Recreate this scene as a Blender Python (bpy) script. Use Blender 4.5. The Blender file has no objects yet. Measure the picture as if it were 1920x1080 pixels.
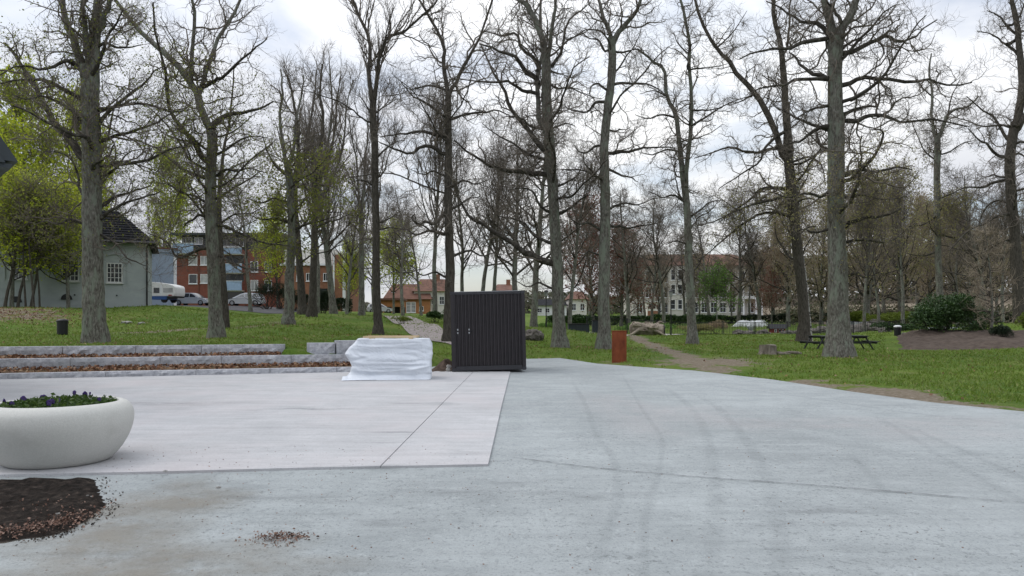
import bpy, bmesh, math, random
import numpy as np
from mathutils import Vector, noise as mnoise

R = math.radians
S = bpy.context.scene
COL = S.collection
F, CX, HY, EYE = 1400.0, 960.0, 597.0, 1.65     # focal length, centre and horizon of the photograph in its pixels, eye height

# ------------------------------------------------------------------ camera
cam = bpy.data.cameras.new('camera'); camo = bpy.data.objects.new('camera', cam); COL.objects.link(camo)
cam.sensor_width = 36.0; cam.lens = 36.0 * F / 1920.0
cam.shift_y = (HY - 540.0) / 1920.0
cam.clip_start = 0.1; cam.clip_end = 3000
camo.location = (0, 0, EYE); camo.rotation_euler = (R(90), 0, 0)
S.camera = camo

# ------------------------------------------------------------------ sky and sun
SUN_EL, SUN_AZ = R(50), R(-75)                  # the sun behind thin cloud, high on the left
w = bpy.data.worlds.new('World'); S.world = w; w.use_nodes = True
nt = w.node_tree; nt.nodes.clear()
def nn(t, ty, **kw):
    n = t.nodes.new(ty)
    for k, v in kw.items():
        if hasattr(n, k): setattr(n, k, v)
        else: n.inputs[k].default_value = v
    return n
def mth(t, op, a, b=None, clamp=False):
    n = t.nodes.new('ShaderNodeMath'); n.operation = op; n.use_clamp = clamp
    for i, v in enumerate((a, b)):
        if v is None: continue
        if isinstance(v, (int, float)): n.inputs[i].default_value = v
        else: t.links.new(v, n.inputs[i])
    return n.outputs[0]
def ramp(t, fac, stops, interp='LINEAR'):
    n = t.nodes.new('ShaderNodeValToRGB'); cr = n.color_ramp; cr.interpolation = interp
    while len(cr.elements) > 1: cr.elements.remove(cr.elements[-1])
    cr.elements[0].position = stops[0][0]; cr.elements[0].color = (*stops[0][1], 1)
    for p, c in stops[1:]:
        e = cr.elements.new(p); e.color = (*c, 1)
    if fac is not None: t.links.new(fac, n.inputs[0])
    return n.outputs[0]
sky = nn(nt, 'ShaderNodeTexSky', sky_type='NISHITA', sun_disc=False, sun_elevation=SUN_EL, sun_rotation=SUN_AZ, air_density=1.0, dust_density=1.5)
bg1 = nn(nt, 'ShaderNodeBackground', Strength=0.15); nt.links.new(sky.outputs[0], bg1.inputs[0])
tc = nn(nt, 'ShaderNodeTexCoord')
sep = nn(nt, 'ShaderNodeSeparateXYZ'); nt.links.new(tc.outputs['Generated'], sep.inputs[0])
zz = mth(nt, 'MAXIMUM', mth(nt, 'ADD', sep.outputs[2], 0.16), 0.06)
cmb = nn(nt, 'ShaderNodeCombineXYZ')
nt.links.new(mth(nt, 'DIVIDE', sep.outputs[0], zz), cmb.inputs[0])
nt.links.new(mth(nt, 'DIVIDE', sep.outputs[1], zz), cmb.inputs[1])
n1 = nn(nt, 'ShaderNodeTexNoise', Scale=1.15, Detail=7.0, Roughness=0.55, Distortion=0.3); nt.links.new(cmb.outputs[0], n1.inputs[0])
n2 = nn(nt, 'ShaderNodeTexNoise', Scale=0.7, Detail=5.0, Roughness=0.5)
mp = nn(nt, 'ShaderNodeMapping'); mp.inputs['Location'].default_value = (4.3, 1.7, 2.0)
nt.links.new(cmb.outputs[0], mp.inputs[0]); nt.links.new(mp.outputs[0], n2.inputs[0])
mask = ramp(nt, n1.outputs[0], [(0.36, (0, 0, 0)), (0.52, (1, 1, 1))])
mask = mth(nt, 'ADD', mth(nt, 'MULTIPLY', mask, 0.60), 0.40)
# brightness of the cloud: thin parts near the veiled sun are brighter
BR_AZ = R(5); sd = Vector((math.sin(BR_AZ) * math.cos(R(17)), math.cos(BR_AZ) * math.cos(R(17)), math.sin(R(17))))   # thinnest cloud
dot = nn(nt, 'ShaderNodeVectorMath', operation='DOT_PRODUCT'); nt.links.new(tc.outputs['Generated'], dot.inputs[0]); dot.inputs[1].default_value = sd
glow = mth(nt, 'POWER', mth(nt, 'MAXIMUM', dot.outputs['Value'], 0.0), 22.0)
cl = ramp(nt, n2.outputs[0], [(0.32, (0.73, 0.765, 0.865)), (0.47, (0.87, 0.90, 0.975)), (0.62, (1.04, 1.06, 1.10))])
add = nn(nt, 'ShaderNodeMix', data_type='RGBA', blend_type='ADD'); add.inputs[0].default_value = 1.0
nt.links.new(cl, add.inputs[6])
gc = nn(nt, 'ShaderNodeCombineColor')
for i, k in enumerate((0.36, 0.34, 0.28)): nt.links.new(mth(nt, 'MULTIPLY', glow, k), gc.inputs[i])
nt.links.new(gc.outputs[0], add.inputs[7])
bg2 = nn(nt, 'ShaderNodeBackground'); nt.links.new(add.outputs[2], bg2.inputs[0])
nt.links.new(mth(nt, 'ADD', mth(nt, 'MULTIPLY', mth(nt, 'MAXIMUM', sep.outputs[2], 0.0), 1.15), 0.66), bg2.inputs[1])   # an overcast sky is brighter towards the zenith
mx = nn(nt, 'ShaderNodeMixShader'); nt.links.new(mask, mx.inputs[0]); nt.links.new(bg1.outputs[0], mx.inputs[1]); nt.links.new(bg2.outputs[0], mx.inputs[2])
wo = nn(nt, 'ShaderNodeOutputWorld'); nt.links.new(mx.outputs[0], wo.inputs[0])

sl = bpy.data.lights.new('sun', 'SUN'); sl.energy = 1.5; sl.angle = R(50); sl.color = (1.0, 0.96, 0.9)
so = bpy.data.objects.new('sun', sl); COL.objects.link(so)
so.rotation_euler = Vector((-math.sin(SUN_AZ) * math.cos(SUN_EL), -math.cos(SUN_AZ) * math.cos(SUN_EL), -math.sin(SUN_EL))).to_track_quat('-Z', 'Y').to_euler()
S.view_settings.view_transform = 'Standard'; S.view_settings.look = 'None'
S.view_settings.exposure = 0.0; S.view_settings.gamma = 1.0; S.view_settings.use_curve_mapping = False

# ------------------------------------------------------------------ helpers
def at(px, py, Y):                               # the point at depth Y that the photograph shows at (px, py)
    return np.array([(px - CX) * Y / F, Y, EYE + (HY - py) * Y / F])
def gp(px, py, z=0.0):                           # the point of the level z that the photograph shows at (px, py)
    Y = (EYE - z) * F / (py - HY)
    return ((px - CX) * Y / F, Y)
def link(o, parent=None):
    COL.objects.link(o)
    if parent is not None: o.parent = parent
    return o
def tag(o, label=None, cat=None, group=None, kind=None):
    if label: o['label'] = label
    if cat: o['category'] = cat
    if group: o['group'] = group
    if kind: o['kind'] = kind
    return o
def empty(name, loc, rz=0.0, rot=None):
    o = bpy.data.objects.new(name, None); o.location = loc; o.rotation_euler = rot or (0, 0, rz); o.empty_display_size = 0.2
    return link(o)
def copy_tree(o, parent=None):
    c = o.copy(); COL.objects.link(c)
    if parent is not None: c.parent = parent
    for ch in list(o.children): copy_tree(ch, c)
    return c
def np_mesh(name, V, Fq, mat, smooth=True, fidx=None, mats=None):
    me = bpy.data.meshes.new(name)
    V = np.asarray(V, np.float32); Fq = np.asarray(Fq, np.int32); n, k = Fq.shape
    me.vertices.add(len(V)); me.vertices.foreach_set('co', V.ravel())
    me.loops.add(n * k); me.loops.foreach_set('vertex_index', Fq.ravel())
    me.polygons.add(n); me.polygons.foreach_set('loop_start', np.arange(n, dtype=np.int32) * k)
    me.polygons.foreach_set('use_smooth', np.full(n, smooth, dtype=bool))
    for m in ([mat] if mats is None else mats): me.materials.append(m)
    if fidx is not None: me.polygons.foreach_set('material_index', np.asarray(fidx, np.int32))
    me.update(calc_edges=True)
    return me
class MB:                                        # collects simple solids, then links them as one mesh
    def __init__(s): s.v = []; s.f = []
    def add(s, vs, fs):
        b = len(s.v); s.v += [tuple(map(float, p)) for p in vs]; s.f += [tuple(i + b for i in f) for f in fs]; return s
    def box(s, x0, x1, y0, y1, z0, z1):
        return s.add([(x0,y0,z0),(x1,y0,z0),(x1,y1,z0),(x0,y1,z0),(x0,y0,z1),(x1,y0,z1),(x1,y1,z1),(x0,y1,z1)],
                     [(0,3,2,1),(4,5,6,7),(0,1,5,4),(1,2,6,5),(2,3,7,6),(3,0,4,7)])
    def bar(s, a, b, wx, wz, up=(0,0,1)):        # a rectangular bar from a to b
        a = Vector(a); b = Vector(b); d = (b - a).normalized(); u = Vector(up)
        if abs(d.dot(u)) > .98: u = Vector((0,1,0))
        x = d.cross(u).normalized(); z = x.cross(d).normalized(); q = []
        for p in (a, b):
            for sx, sz in ((-1,-1),(1,-1),(1,1),(-1,1)): q.append(p + x*sx*wx/2 + z*sz*wz/2)
        return s.add(q, [(3,2,1,0),(4,5,6,7),(0,1,5,4),(1,2,6,5),(2,3,7,6),(3,0,4,7)])
    def cyl(s, a, b, r0, r1=None, n=12, cap=True):
        r1 = r0 if r1 is None else r1
        a = Vector(a); b = Vector(b); d = (b - a).normalized(); u = Vector((0,0,1)) if abs(d.z) < .9 else Vector((1,0,0))
        x = d.cross(u).normalized(); y = d.cross(x).normalized(); q = []
        for p, r in ((a, r0), (b, r1)):
            for i in range(n):
                t = 2*math.pi*i/n; q.append(p + x*math.cos(t)*r + y*math.sin(t)*r)
        fs = [(i, (i+1) % n, n+(i+1) % n, n+i) for i in range(n)]
        if cap: fs += [tuple(range(n-1, -1, -1)), tuple(range(n, 2*n))]
        return s.add(q, fs)
    def prism(s, poly, y0, y1):                  # polygon in x,z extruded along y
        n = len(poly)
        q = [(x, y0, z) for x, z in poly] + [(x, y1, z) for x, z in poly]
        return s.add(q, [tuple(range(n)), tuple(range(2*n-1, n-1, -1))] + [(i, n+i, n+(i+1) % n, (i+1) % n) for i in range(n)])
    def slab(s, poly, z0, z1):                   # polygon in x,y extruded along z
        n = len(poly)
        q = [(x, y, z0) for x, y in poly] + [(x, y, z1) for x, y in poly]
        return s.add(q, [tuple(range(n-1, -1, -1)), tuple(range(n, 2*n))] + [(i, (i+1) % n, n+(i+1) % n, n+i) for i in range(n)])
    def lathe(s, prof, n=32, c=(0,0)):
        q = []
        for r, z in prof:
            for i in range(n):
                t = 2*math.pi*i/n; q.append((c[0]+r*math.cos(t), c[1]+r*math.sin(t), z))
        return s.add(q, [(k*n+i, k*n+(i+1) % n, (k+1)*n+(i+1) % n, (k+1)*n+i) for k in range(len(prof)-1) for i in range(n)])
    def mesh(s, name, mat, smooth=False, bevel=0, fix=True):
        me = bpy.data.meshes.new(name); me.from_pydata(s.v, [], s.f)
        if fix or bevel:
            bm = bmesh.new(); bm.from_mesh(me)
            if fix: bmesh.ops.recalc_face_normals(bm, faces=bm.faces)
            if bevel: bmesh.ops.bevel(bm, geom=bm.edges[:], offset=bevel, segments=2, affect='EDGES', clamp_overlap=True)
            bm.to_mesh(me); bm.free()
        me.materials.append(mat)
        if smooth: me.polygons.foreach_set('use_smooth', [True]*len(me.polygons))
        return me
    def build(s, name, mat, parent=None, smooth=False, bevel=0, fix=True):
        return link(bpy.data.objects.new(name, s.mesh(name, mat, smooth, bevel, fix)), parent)
def obj(name, me, parent=None, loc=None, rot=None):
    o = bpy.data.objects.new(name, me)
    if loc is not None: o.location = loc
    if rot is not None: o.rotation_euler = rot
    return link(o, parent)

# ------------------------------------------------------------------ materials
def mat(name, stops, scale=4.0, rough=0.8, bump=0.0, bscale=None, detail=5.0, stretch=(1,1,1), spec=0.3, metal=0.0, spot=None, distort=0.0):
    m = bpy.data.materials.new(name); m.use_nodes = True; t = m.node_tree; b = t.nodes['Principled BSDF']
    b.inputs['Roughness'].default_value = rough; b.inputs['Specular IOR Level'].default_value = spec; b.inputs['Metallic'].default_value = metal
    g = nn(t, 'ShaderNodeNewGeometry'); mp = nn(t, 'ShaderNodeMapping'); mp.inputs['Scale'].default_value = stretch
    t.links.new(g.outputs['Position'], mp.inputs[0])
    no = nn(t, 'ShaderNodeTexNoise', Scale=scale, Detail=detail, Roughness=0.6, Distortion=distort); t.links.new(mp.outputs[0], no.inputs[0])
    c = ramp(t, no.outputs[0], stops)
    if spot:                                     # a second, larger layer of patches: (scale, low, high, colour)
        ns = nn(t, 'ShaderNodeTexNoise', Scale=spot[0], Detail=4.0, Roughness=0.65); t.links.new(mp.outputs[0], ns.inputs[0])
        k = ramp(t, ns.outputs[0], [(spot[1], (0,0,0)), (spot[2], (1,1,1))])
        mm = nn(t, 'ShaderNodeMix', data_type='RGBA'); t.links.new(k, mm.inputs[0]); t.links.new(c, mm.inputs[6]); mm.inputs[7].default_value = (*spot[3], 1)
        c = mm.outputs[2]
    t.links.new(c, b.inputs['Base Color'])
    if bump:
        nb = nn(t, 'ShaderNodeTexNoise', Scale=bscale or scale*3, Detail=6.0, Roughness=0.65); t.links.new(mp.outputs[0], nb.inputs[0])
        bu = nn(t, 'ShaderNodeBump', Strength=min(1.0, bump), Distance=0.03); t.links.new(nb.outputs[0], bu.inputs['Height']); t.links.new(bu.outputs[0], b.inputs['Normal'])
    return m
def leafmat(name, cols, rough=0.6, transl=0.35):
    m = bpy.data.materials.new(name); m.use_nodes = True; t = m.node_tree; b = t.nodes['Principled BSDF']
    b.inputs['Roughness'].default_value = rough; b.inputs['Specular IOR Level'].default_value = 0.3
    g = nn(t, 'ShaderNodeNewGeometry')
    c = ramp(t, g.outputs['Random Per Island'], [(i/(len(cols)-1), k) for i, k in enumerate(cols)])
    t.links.new(c, b.inputs['Base Color'])
    if transl:
        tr = nn(t, 'ShaderNodeBsdfTranslucent'); t.links.new(c, tr.inputs[0])
        ms = nn(t, 'ShaderNodeMixShader'); ms.inputs[0].default_value = transl
        t.links.new(b.outputs[0], ms.inputs[1]); t.links.new(tr.outputs[0], ms.inputs[2]); t.links.new(ms.outputs[0], t.nodes['Material Output'].inputs[0])
    return m
def flat(name, c, rough=0.5, spec=0.4, metal=0.0, var=0.12):
    return mat(name, [(0.3, tuple(x*(1-var) for x in c)), (0.7, tuple(min(1, x*(1+var)) for x in c))], scale=3.0, rough=rough, spec=spec, metal=metal)
M = {}
M['bark'] = mat('oak_bark', [(0.30, (0.045,0.040,0.033)), (0.5, (0.125,0.119,0.102)), (0.70, (0.235,0.23,0.205))], 13.0, 0.92, 1.0, 24.0, 9.0, (1.5,1.5,0.5), 0.15, spot=(2.6, 0.50, 0.62, (0.18,0.20,0.16)))
M['barkdark'] = mat('dark_bark', [(0.3, (0.028,0.024,0.02)), (0.7, (0.105,0.095,0.08))], 13.0, 0.92, 0.8, 18.0, 6.0, (1.6,1.6,0.35), 0.15)
M['limb'] = mat('limb_bark', [(0.3, (0.024,0.021,0.017)), (0.55, (0.062,0.056,0.048)), (0.72, (0.125,0.122,0.102))], 5.0, 0.92, 0.6, 20.0, 5.0, (1,1,1), 0.15)  # dark limb bark, with some backlit shade mixed into the colour
M['twig'] = mat('twig_bark', [(0.3, (0.085,0.071,0.060)), (0.7, (0.20,0.175,0.148))], 2.0, 0.9, 0, spec=0.1)
M['twigbrown'] = mat('twig_brown', [(0.3, (0.22,0.18,0.135)), (0.7, (0.35,0.30,0.23))], 2.0, 0.9, 0, spec=0.1)
M['birch'] = mat('birch_bark', [(0.42, (0.02,0.018,0.016)), (0.50, (0.30,0.29,0.27)), (0.7, (0.45,0.44,0.42))], 5.0, 0.8, 0.5, 14, 4, (1,1,1.3), 0.2, distort=0.6)
M['lime'] = leafmat('lime_leaf', [(0.26,0.33,0.02), (0.40,0.47,0.035), (0.50,0.53,0.06)], transl=.5)
M['bud'] = leafmat('bud_leaf', [(0.14,0.17,0.03), (0.20,0.23,0.04), (0.16,0.14,0.05)], transl=.5)
M['olive'] = leafmat('olive_bud', [(0.22,0.215,0.085), (0.30,0.285,0.11), (0.22,0.175,0.10)], transl=.5)
M['brownbud'] = leafmat('brown_bud', [(0.26,0.20,0.125), (0.34,0.27,0.17), (0.22,0.17,0.11)], transl=.5)
M['redleaf'] = leafmat('copper_leaf', [(0.15,0.055,0.045), (0.23,0.085,0.065), (0.18,0.11,0.08)], transl=.5)
M['green'] = leafmat('green_leaf', [(0.09,0.19,0.035), (0.14,0.25,0.05), (0.10,0.17,0.04)], transl=.45)
M['ever'] = leafmat('evergreen_leaf', [(0.022,0.052,0.014), (0.04,0.085,0.022), (0.08,0.14,0.04)], 0.38, 0.12)
M['thuja'] = leafmat('conifer_leaf', [(0.010,0.022,0.010), (0.018,0.034,0.014), (0.03,0.045,0.02)], 0.7, 0.1)
M['yew'] = leafmat('yellow_shrub_leaf', [(0.10,0.15,0.02), (0.17,0.22,0.03), (0.13,0.17,0.025)])
M['litter'] = leafmat('dead_leaf', [(0.16,0.07,0.032), (0.30,0.17,0.09), (0.12,0.045,0.03), (0.36,0.25,0.16), (0.07,0.03,0.02), (0.24,0.12,0.06)], 0.8, 0.1)
M['blade'] = leafmat('grass_blade', [(0.085,0.15,0.016), (0.14,0.22,0.026), (0.185,0.24,0.045), (0.10,0.175,0.02), (0.20,0.205,0.07)], 0.6, 0.3)
M['granite'] = mat('granite', [(0.3, (0.27,0.28,0.31)), (0.5, (0.40,0.41,0.44)), (0.7, (0.52,0.53,0.55))], 9.0, 0.85, 0.9, 22.0, 8.0, spot=(1.7, 0.52, 0.7, (0.30,0.32,0.34)))
M['soil'] = mat('soil', [(0.35, (0.007,0.006,0.005)), (0.55, (0.024,0.019,0.016)), (0.72, (0.06,0.048,0.04))], 14.0, 0.95, 1.0, 30.0, 8.0, spec=0.1)
M['moundsoil'] = mat('mound_soil', [(0.3, (0.055,0.042,0.034)), (0.7, (0.12,0.095,0.078))], 3.0, 0.95, 1.0, 12.0, 8.0, spec=0.1)
M['steel'] = mat('container_paint', [(0.3, (0.0105,0.008,0.010)), (0.7, (0.019,0.0145,0.0175))], 6.0, 0.42, 0.12, 30.0, spec=0.5)
M['steelrail'] = mat('rail_paint', [(0.3, (0.018,0.018,0.022)), (0.7, (0.03,0.03,0.036))], 6.0, 0.45, 0.1, 30.0, spec=0.5)
M['zinc'] = flat('galvanised_steel', (0.42,0.43,0.45), 0.4, 0.5, 0.7)
M['black'] = flat('black_metal', (0.012,0.013,0.014), 0.5)
M['rust'] = mat('weathering_steel', [(0.3, (0.13,0.036,0.018)), (0.55, (0.22,0.062,0.028)), (0.75, (0.29,0.10,0.045))], 5.0, 0.85, 0.3, 40.0, 7.0, (1,1,0.4), 0.2)
M['tarp'] = mat('white_tarpaulin', [(0.3, (0.58,0.62,0.68)), (0.7, (0.66,0.70,0.755))], 2.5, 0.45, 0.25, 9.0, 3.0, spec=0.4)
M['wood'] = mat('raw_timber', [(0.3, (0.42,0.31,0.18)), (0.7, (0.60,0.48,0.31))], 6.0, 0.8, 0.3, 20, 5, (0.3,2,2))
M['darkwood'] = mat('dark_stained_wood', [(0.3, (0.016,0.018,0.017)), (0.7, (0.045,0.048,0.045))], 6.0, 0.7, 0.3, 20)
M['stump'] = mat('stump_wood', [(0.3, (0.09,0.075,0.06)), (0.7, (0.25,0.22,0.18))], 5.0, 0.9, 0.8, 14, 6, (2,2,0.4))
M['rock'] = mat('rock', [(0.3, (0.05,0.045,0.04)), (0.7, (0.22,0.20,0.18))], 3.0, 0.9, 0.9, 9, 8)
M['driftwood'] = mat('driftwood', [(0.3, (0.10,0.08,0.06)), (0.7, (0.42,0.36,0.29))], 2.2, 0.9, 0.9, 7, 8)
M['planter'] = mat('cast_planter', [(0.3, (0.46,0.462,0.435)), (0.7, (0.54,0.54,0.51))], 60.0, 0.75, 0.25, 120.0, 6, spec=0.25, spot=(2.2, 0.52, 0.8, (0.40,0.40,0.37)))
M['plaster'] = mat('grey_plaster', [(0.3, (0.28,0.31,0.312)), (0.7, (0.36,0.392,0.392))], 0.7, 0.9, 0.3, 9, 8, (1,1,1.6), 0.2, spot=(0.5, 0.5, 0.7, (0.26,0.29,0.29)))
M['annex'] = mat('blue_grey_render', [(0.3, (0.24,0.30,0.38)), (0.7, (0.30,0.36,0.44))], 0.6, 0.9, 0.2, 9)
M['rooftile'] = mat('dark_roof_tile', [(0.3, (0.012,0.013,0.015)), (0.7, (0.028,0.029,0.033))], 4, 0.85, 0.3, 10, spec=.08)
M['browntile'] = mat('brown_roof_tile', [(0.3, (0.085,0.042,0.03)), (0.7, (0.165,0.082,0.055))], 1.2, 0.8, 0.3, 6)
M['brick'] = mat('red_brick', [(0.3, (0.145,0.052,0.038)), (0.7, (0.225,0.082,0.058))], 2.2, 0.9, 0.3, 9, 8)
M['brick2'] = mat('tan_brick', [(0.3, (0.20,0.092,0.055)), (0.7, (0.29,0.145,0.09))], 2.2, 0.9, 0.3, 9, 8)
M['white'] = flat('white_paint', (0.72,0.73,0.74), 0.6, var=0.06)
M['cream'] = flat('cream_render', (0.62,0.60,0.55), 0.8, var=0.1)
M['bluepanel'] = flat('blue_balcony_panel', (0.26,0.36,0.50), 0.4, var=0.12)
M['orange'] = flat('orange_boarding', (0.34,0.15,0.06), 0.8, var=0.2)
M['glass'] = mat('window_glass', [(0.35, (0.012,0.014,0.016)), (0.65, (0.045,0.05,0.055))], 0.8, 0.06, spec=0.6)
M['palepane'] = mat('curtained_glass', [(0.35, (0.22,0.23,0.24)), (0.65, (0.42,0.42,0.41))], 0.9, 0.12, spec=0.6)
M['caravan'] = flat('caravan_white', (0.70,0.70,0.68), 0.35, var=0.05)
M['caravanblue'] = flat('caravan_blue', (0.03,0.085,0.24), 0.4)
M['carpaint'] = flat('silver_car_paint', (0.58,0.60,0.63), 0.25, 0.6, 0.25, 0.04)
M['rubber'] = flat('tyre_rubber', (0.012,0.012,0.012), 0.8)
M['litterdark'] = leafmat('dark_dead_leaf', [(0.10,.05,.03),(0.16,.08,.05),(0.06,.03,.02),(0.20,.12,.08)], .85, .05)
M['redlamp'] = flat('red_lamp', (0.28,0.012,0.012), 0.25)
M['redwood'] = flat('red_boarding', (0.20,0.03,0.025), 0.8)
M['water'] = mat('pond_water', [(0.3, (0.02,0.028,0.03)), (0.7, (0.03,0.04,0.042))], 0.6, 0.05, 0.25, 3.0, spec=0.6)
M['spray'] = flat('fountain_spray', (0.82,0.84,0.86), 0.5)
M['slate'] = flat('slate_verge', (0.025,0.034,0.040), 0.5)
M['violet'] = leafmat('violet_petal', [(0.035,0.02,0.10), (0.07,0.035,0.20), (0.03,0.02,0.06)], 0.6, 0.2)
M['stem'] = flat('green_stem', (0.05,0.10,0.02), 0.7)
M['stone'] = flat('pale_stone', (0.36,0.35,0.33), 0.9)
_t = M['tarp'].node_tree; _b = _t.nodes['Principled BSDF']; _g = nn(_t, 'ShaderNodeNewGeometry')
_h = []
for _s, _o in ((1.7, (0,0,0)), (3.9, (5,2,1))):
    _m = nn(_t, 'ShaderNodeMapping'); _m.inputs['Location'].default_value = _o; _m.inputs['Scale'].default_value = (1,1,1.7); _t.links.new(_g.outputs['Position'], _m.inputs[0])
    _n = nn(_t, 'ShaderNodeTexNoise', Scale=_s, Detail=3.0, Roughness=0.5, Distortion=0.8); _t.links.new(_m.outputs[0], _n.inputs[0])
    _h.append(mth(_t, 'MULTIPLY', mth(_t, 'POWER', mth(_t, 'SUBTRACT', 1.0, mth(_t, 'MULTIPLY', mth(_t, 'ABSOLUTE', mth(_t, 'SUBTRACT', _n.outputs[0], 0.5)), 6.0), True), 3.0), 1.0/_s))
_u = nn(_t, 'ShaderNodeBump', Strength=0.4, Distance=0.035); _t.links.new(mth(_t, 'ADD', _h[0], _h[1]), _u.inputs['Height']); _t.links.new(_u.outputs[0], _b.inputs['Normal'])
M['wall_cream'] = mat('aged_white_render', [(0.3, (0.42,0.40,0.36)), (0.7, (0.54,0.52,0.48))], 0.4, 0.9, 0.2, 6)
M['frame'] = flat('grey_white_frame', (0.50,0.51,0.50), 0.6, var=0.08)
rng = np.random.default_rng(7); random.seed(7)
# ------------------------------------------------------------------ terrain
BASES = dict(
 T1=(178,643,28), T2=(405,635,33), T2b=(423,616,40), T3a=(540,609,42), T3b=(568,589,50), T3c=(584,595,48), T3d=(626,588,52),
 T4=(709,627,36), T4b=(678,592,52), T5=(841,641,35), T6=(1050,654,38), T7=(1133,656,37), T8=(1298,646,44), T9=(1506,641,46), T9b=(1516,639,47.5),
 T10=(1571,669,30), T11=(1763,618,62), T12=(1914,606,56),
 H1=(0,574,54), H2=(277,574,54), H0=(-160,574,54), CV=(310,573,70), C1=(365,573,88), C2=(450,574,88), B1=(330,575,112), B2=(520,578,112), B3=(640,583,105), B4=(440,575,125), AN=(300,573,63),
 P1=(737,593,54), P2=(780,608,46), P3=(826,640,35.5), O1=(740,588,122), O2=(690,589,128), L1=(20,577,47), L2=(90,577,47), BN=(117,630,32), CF=(505,580,82),
 M1=(815,592,56), M2=(1000,613,50), M3=(905,600,62), LP=(1024,617,60), BX=(1085,634,54), LG=(1212,632,58), HG=(1150,612,92), FAR3=(1800,600,130), HH=(1300,610,95),
 WB=(1310,592,150), WL=(1180,592,150), WR=(1440,592,150), FN=(1300,631,66), FM=(1450,631,66), FR=(1640,630,66), GA=(1080,627,66),
 PT=(1533,656,40), PU=(1612,656,40), SM=(1440,666,33.5), MF=(1800,657,38), MR=(1920,652,37), BR=(1682,630,52), RB=(1765,628,48), RR=(1900,612,75), FAR=(1650,604,95), FAR2=(1900,604,110))
CP = [tuple(at(*v)) for v in BASES.values()]
# asphalt outline, read from the photograph on the level ground
edge = [gp(990,673), gp(1050,671.5), gp(1120,682), gp(1200,688), gp(1300,695), gp(1450,712), gp(1600,735), gp(1750,755), gp(1920,772)]
ASPH = [(-26,-8), (22,-8), (17,3), (11.5,10.3)] + edge[::-1] + [(-1.2,30.0), (-3.0,24.5), (-4.2,23.2), (-13.65,20.15), (-26,16.3)]
CP += [(x, y + .0, 0.01) for x, y in edge] + [(13,10,.02), (18,3,.03), (24,-8,.05), (20,12,.06), (16,20,.07), (12,25,.06)]
CP += [(-1.2,30.4,.12), (-2.6,25.2,.12), (-3.4,26,.25), (-4.6,27,.45)]
WU = np.array([0.955, 0.297]); WN = np.array([-0.297, 0.955]); WA = np.array([-13.65, 19.9])   # line of the terrace walls: along, away, a point on it
def wall_pt(u, s): return WA + WU*u + WN*s
CP += [(*wall_pt(u, s), .76) for u in (-24,-18,-12,-6,-2,1,3,4.6,6.8) for s in (3.0,)] + [(*wall_pt(8.4, 3.2), .60), (*wall_pt(10., 3.3), .48)]
CP += [(-150,54,3.2), (-90,30,2.2), (-150,140,4.5), (-60,150,3.8), (0,170,2.8), (90,170,5.0), (150,60,.8), (90,30,.4), (40,20,.15), (150,140,4.5), (60,150,3.0), (120,215,11), (200,215,13), (70,215,9), (-200,300,7), (0,300,6), (200,300,5), (300,100,2), (-300,100,6)]
CP = np.array(CP)
def hbase(x, y):
    x = np.asarray(x, float); y = np.asarray(y, float); sh = x.shape; x = x.ravel(); y = y.ravel(); out = np.empty(len(x))
    for a in range(0, len(x), 20000):
        d2 = (x[a:a+20000, None] - CP[:, 0])**2 + (y[a:a+20000, None] - CP[:, 1])**2
        wgt = 1.0 / (d2 + 0.6)**1.35
        out[a:a+20000] = (wgt*CP[:, 2]).sum(1) / wgt.sum(1)
    return out.reshape(sh)
def poly_sd(x, y, poly):                         # signed distance to a polygon, negative inside
    x = np.asarray(x, float); y = np.asarray(y, float); P = np.array(poly); d = np.full(x.shape, 1e9); ins = np.zeros(x.shape, bool)
    for i in range(len(P)):
        a = P[i]; b = P[(i+1) % len(P)]; e = b - a
        t = np.clip(((x-a[0])*e[0] + (y-a[1])*e[1]) / (e@e), 0, 1)
        d = np.minimum(d, np.hypot(x-a[0]-t*e[0], y-a[1]-t*e[1]))
        c = ((a[1] > y) != (b[1] > y)) & (x < (b[0]-a[0])*(y-a[1])/((b[1]-a[1]) or 1e-9) + a[0]); ins ^= c
    return np.where(ins, -d, d)
def line_d(x, y, L):
    d = np.full(np.shape(x), 1e9)
    for a, b in zip(L[:-1], L[1:]):
        a = np.array(a); b = np.array(b); e = b - a
        t = np.clip(((x-a[0])*e[0] + (y-a[1])*e[1]) / (e@e), 0, 1); d = np.minimum(d, np.hypot(x-a[0]-t*e[0], y-a[1]-t*e[1]))
    return d
def sstep(a, b, x): t = np.clip((x-a)/(b-a), 0, 1); return t*t*(3-2*t)
def height(x, y):
    x = np.asarray(x, float); y = np.asarray(y, float)
    h = hbase(x, y)
    h = h + 0.03*np.sin(x*0.9+1.3*np.sin(y*.5))*np.cos(y*0.7+x*.3)*sstep(14, 30, y)
    d = poly_sd(x, y, ASPH)
    h = -0.035 + (h + 0.035)*sstep(0.0, 0.7, d)
    rx = x - WA[0]; ry = y - WA[1]; u = rx*WU[0] + ry*WU[1]; s = rx*WN[0] + ry*WN[1]
    t = sstep(2.55, 2.8, s)
    ter = (u < 7.25) & (s > -.3) & (s < 2.9)
    h = np.where(ter, np.minimum(h, 0.08 + t*.7), h)
    ter2 = (u >= 7.25) & (u < 10.3) & (s > -.3) & (s < 1.55)
    h = np.where(ter2, np.minimum(h, 0.08 + sstep(1.3, 1.55, s)*.5), h)
    return h
def H(x, y): return float(height(np.array([x]), np.array([y]))[0])

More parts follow.
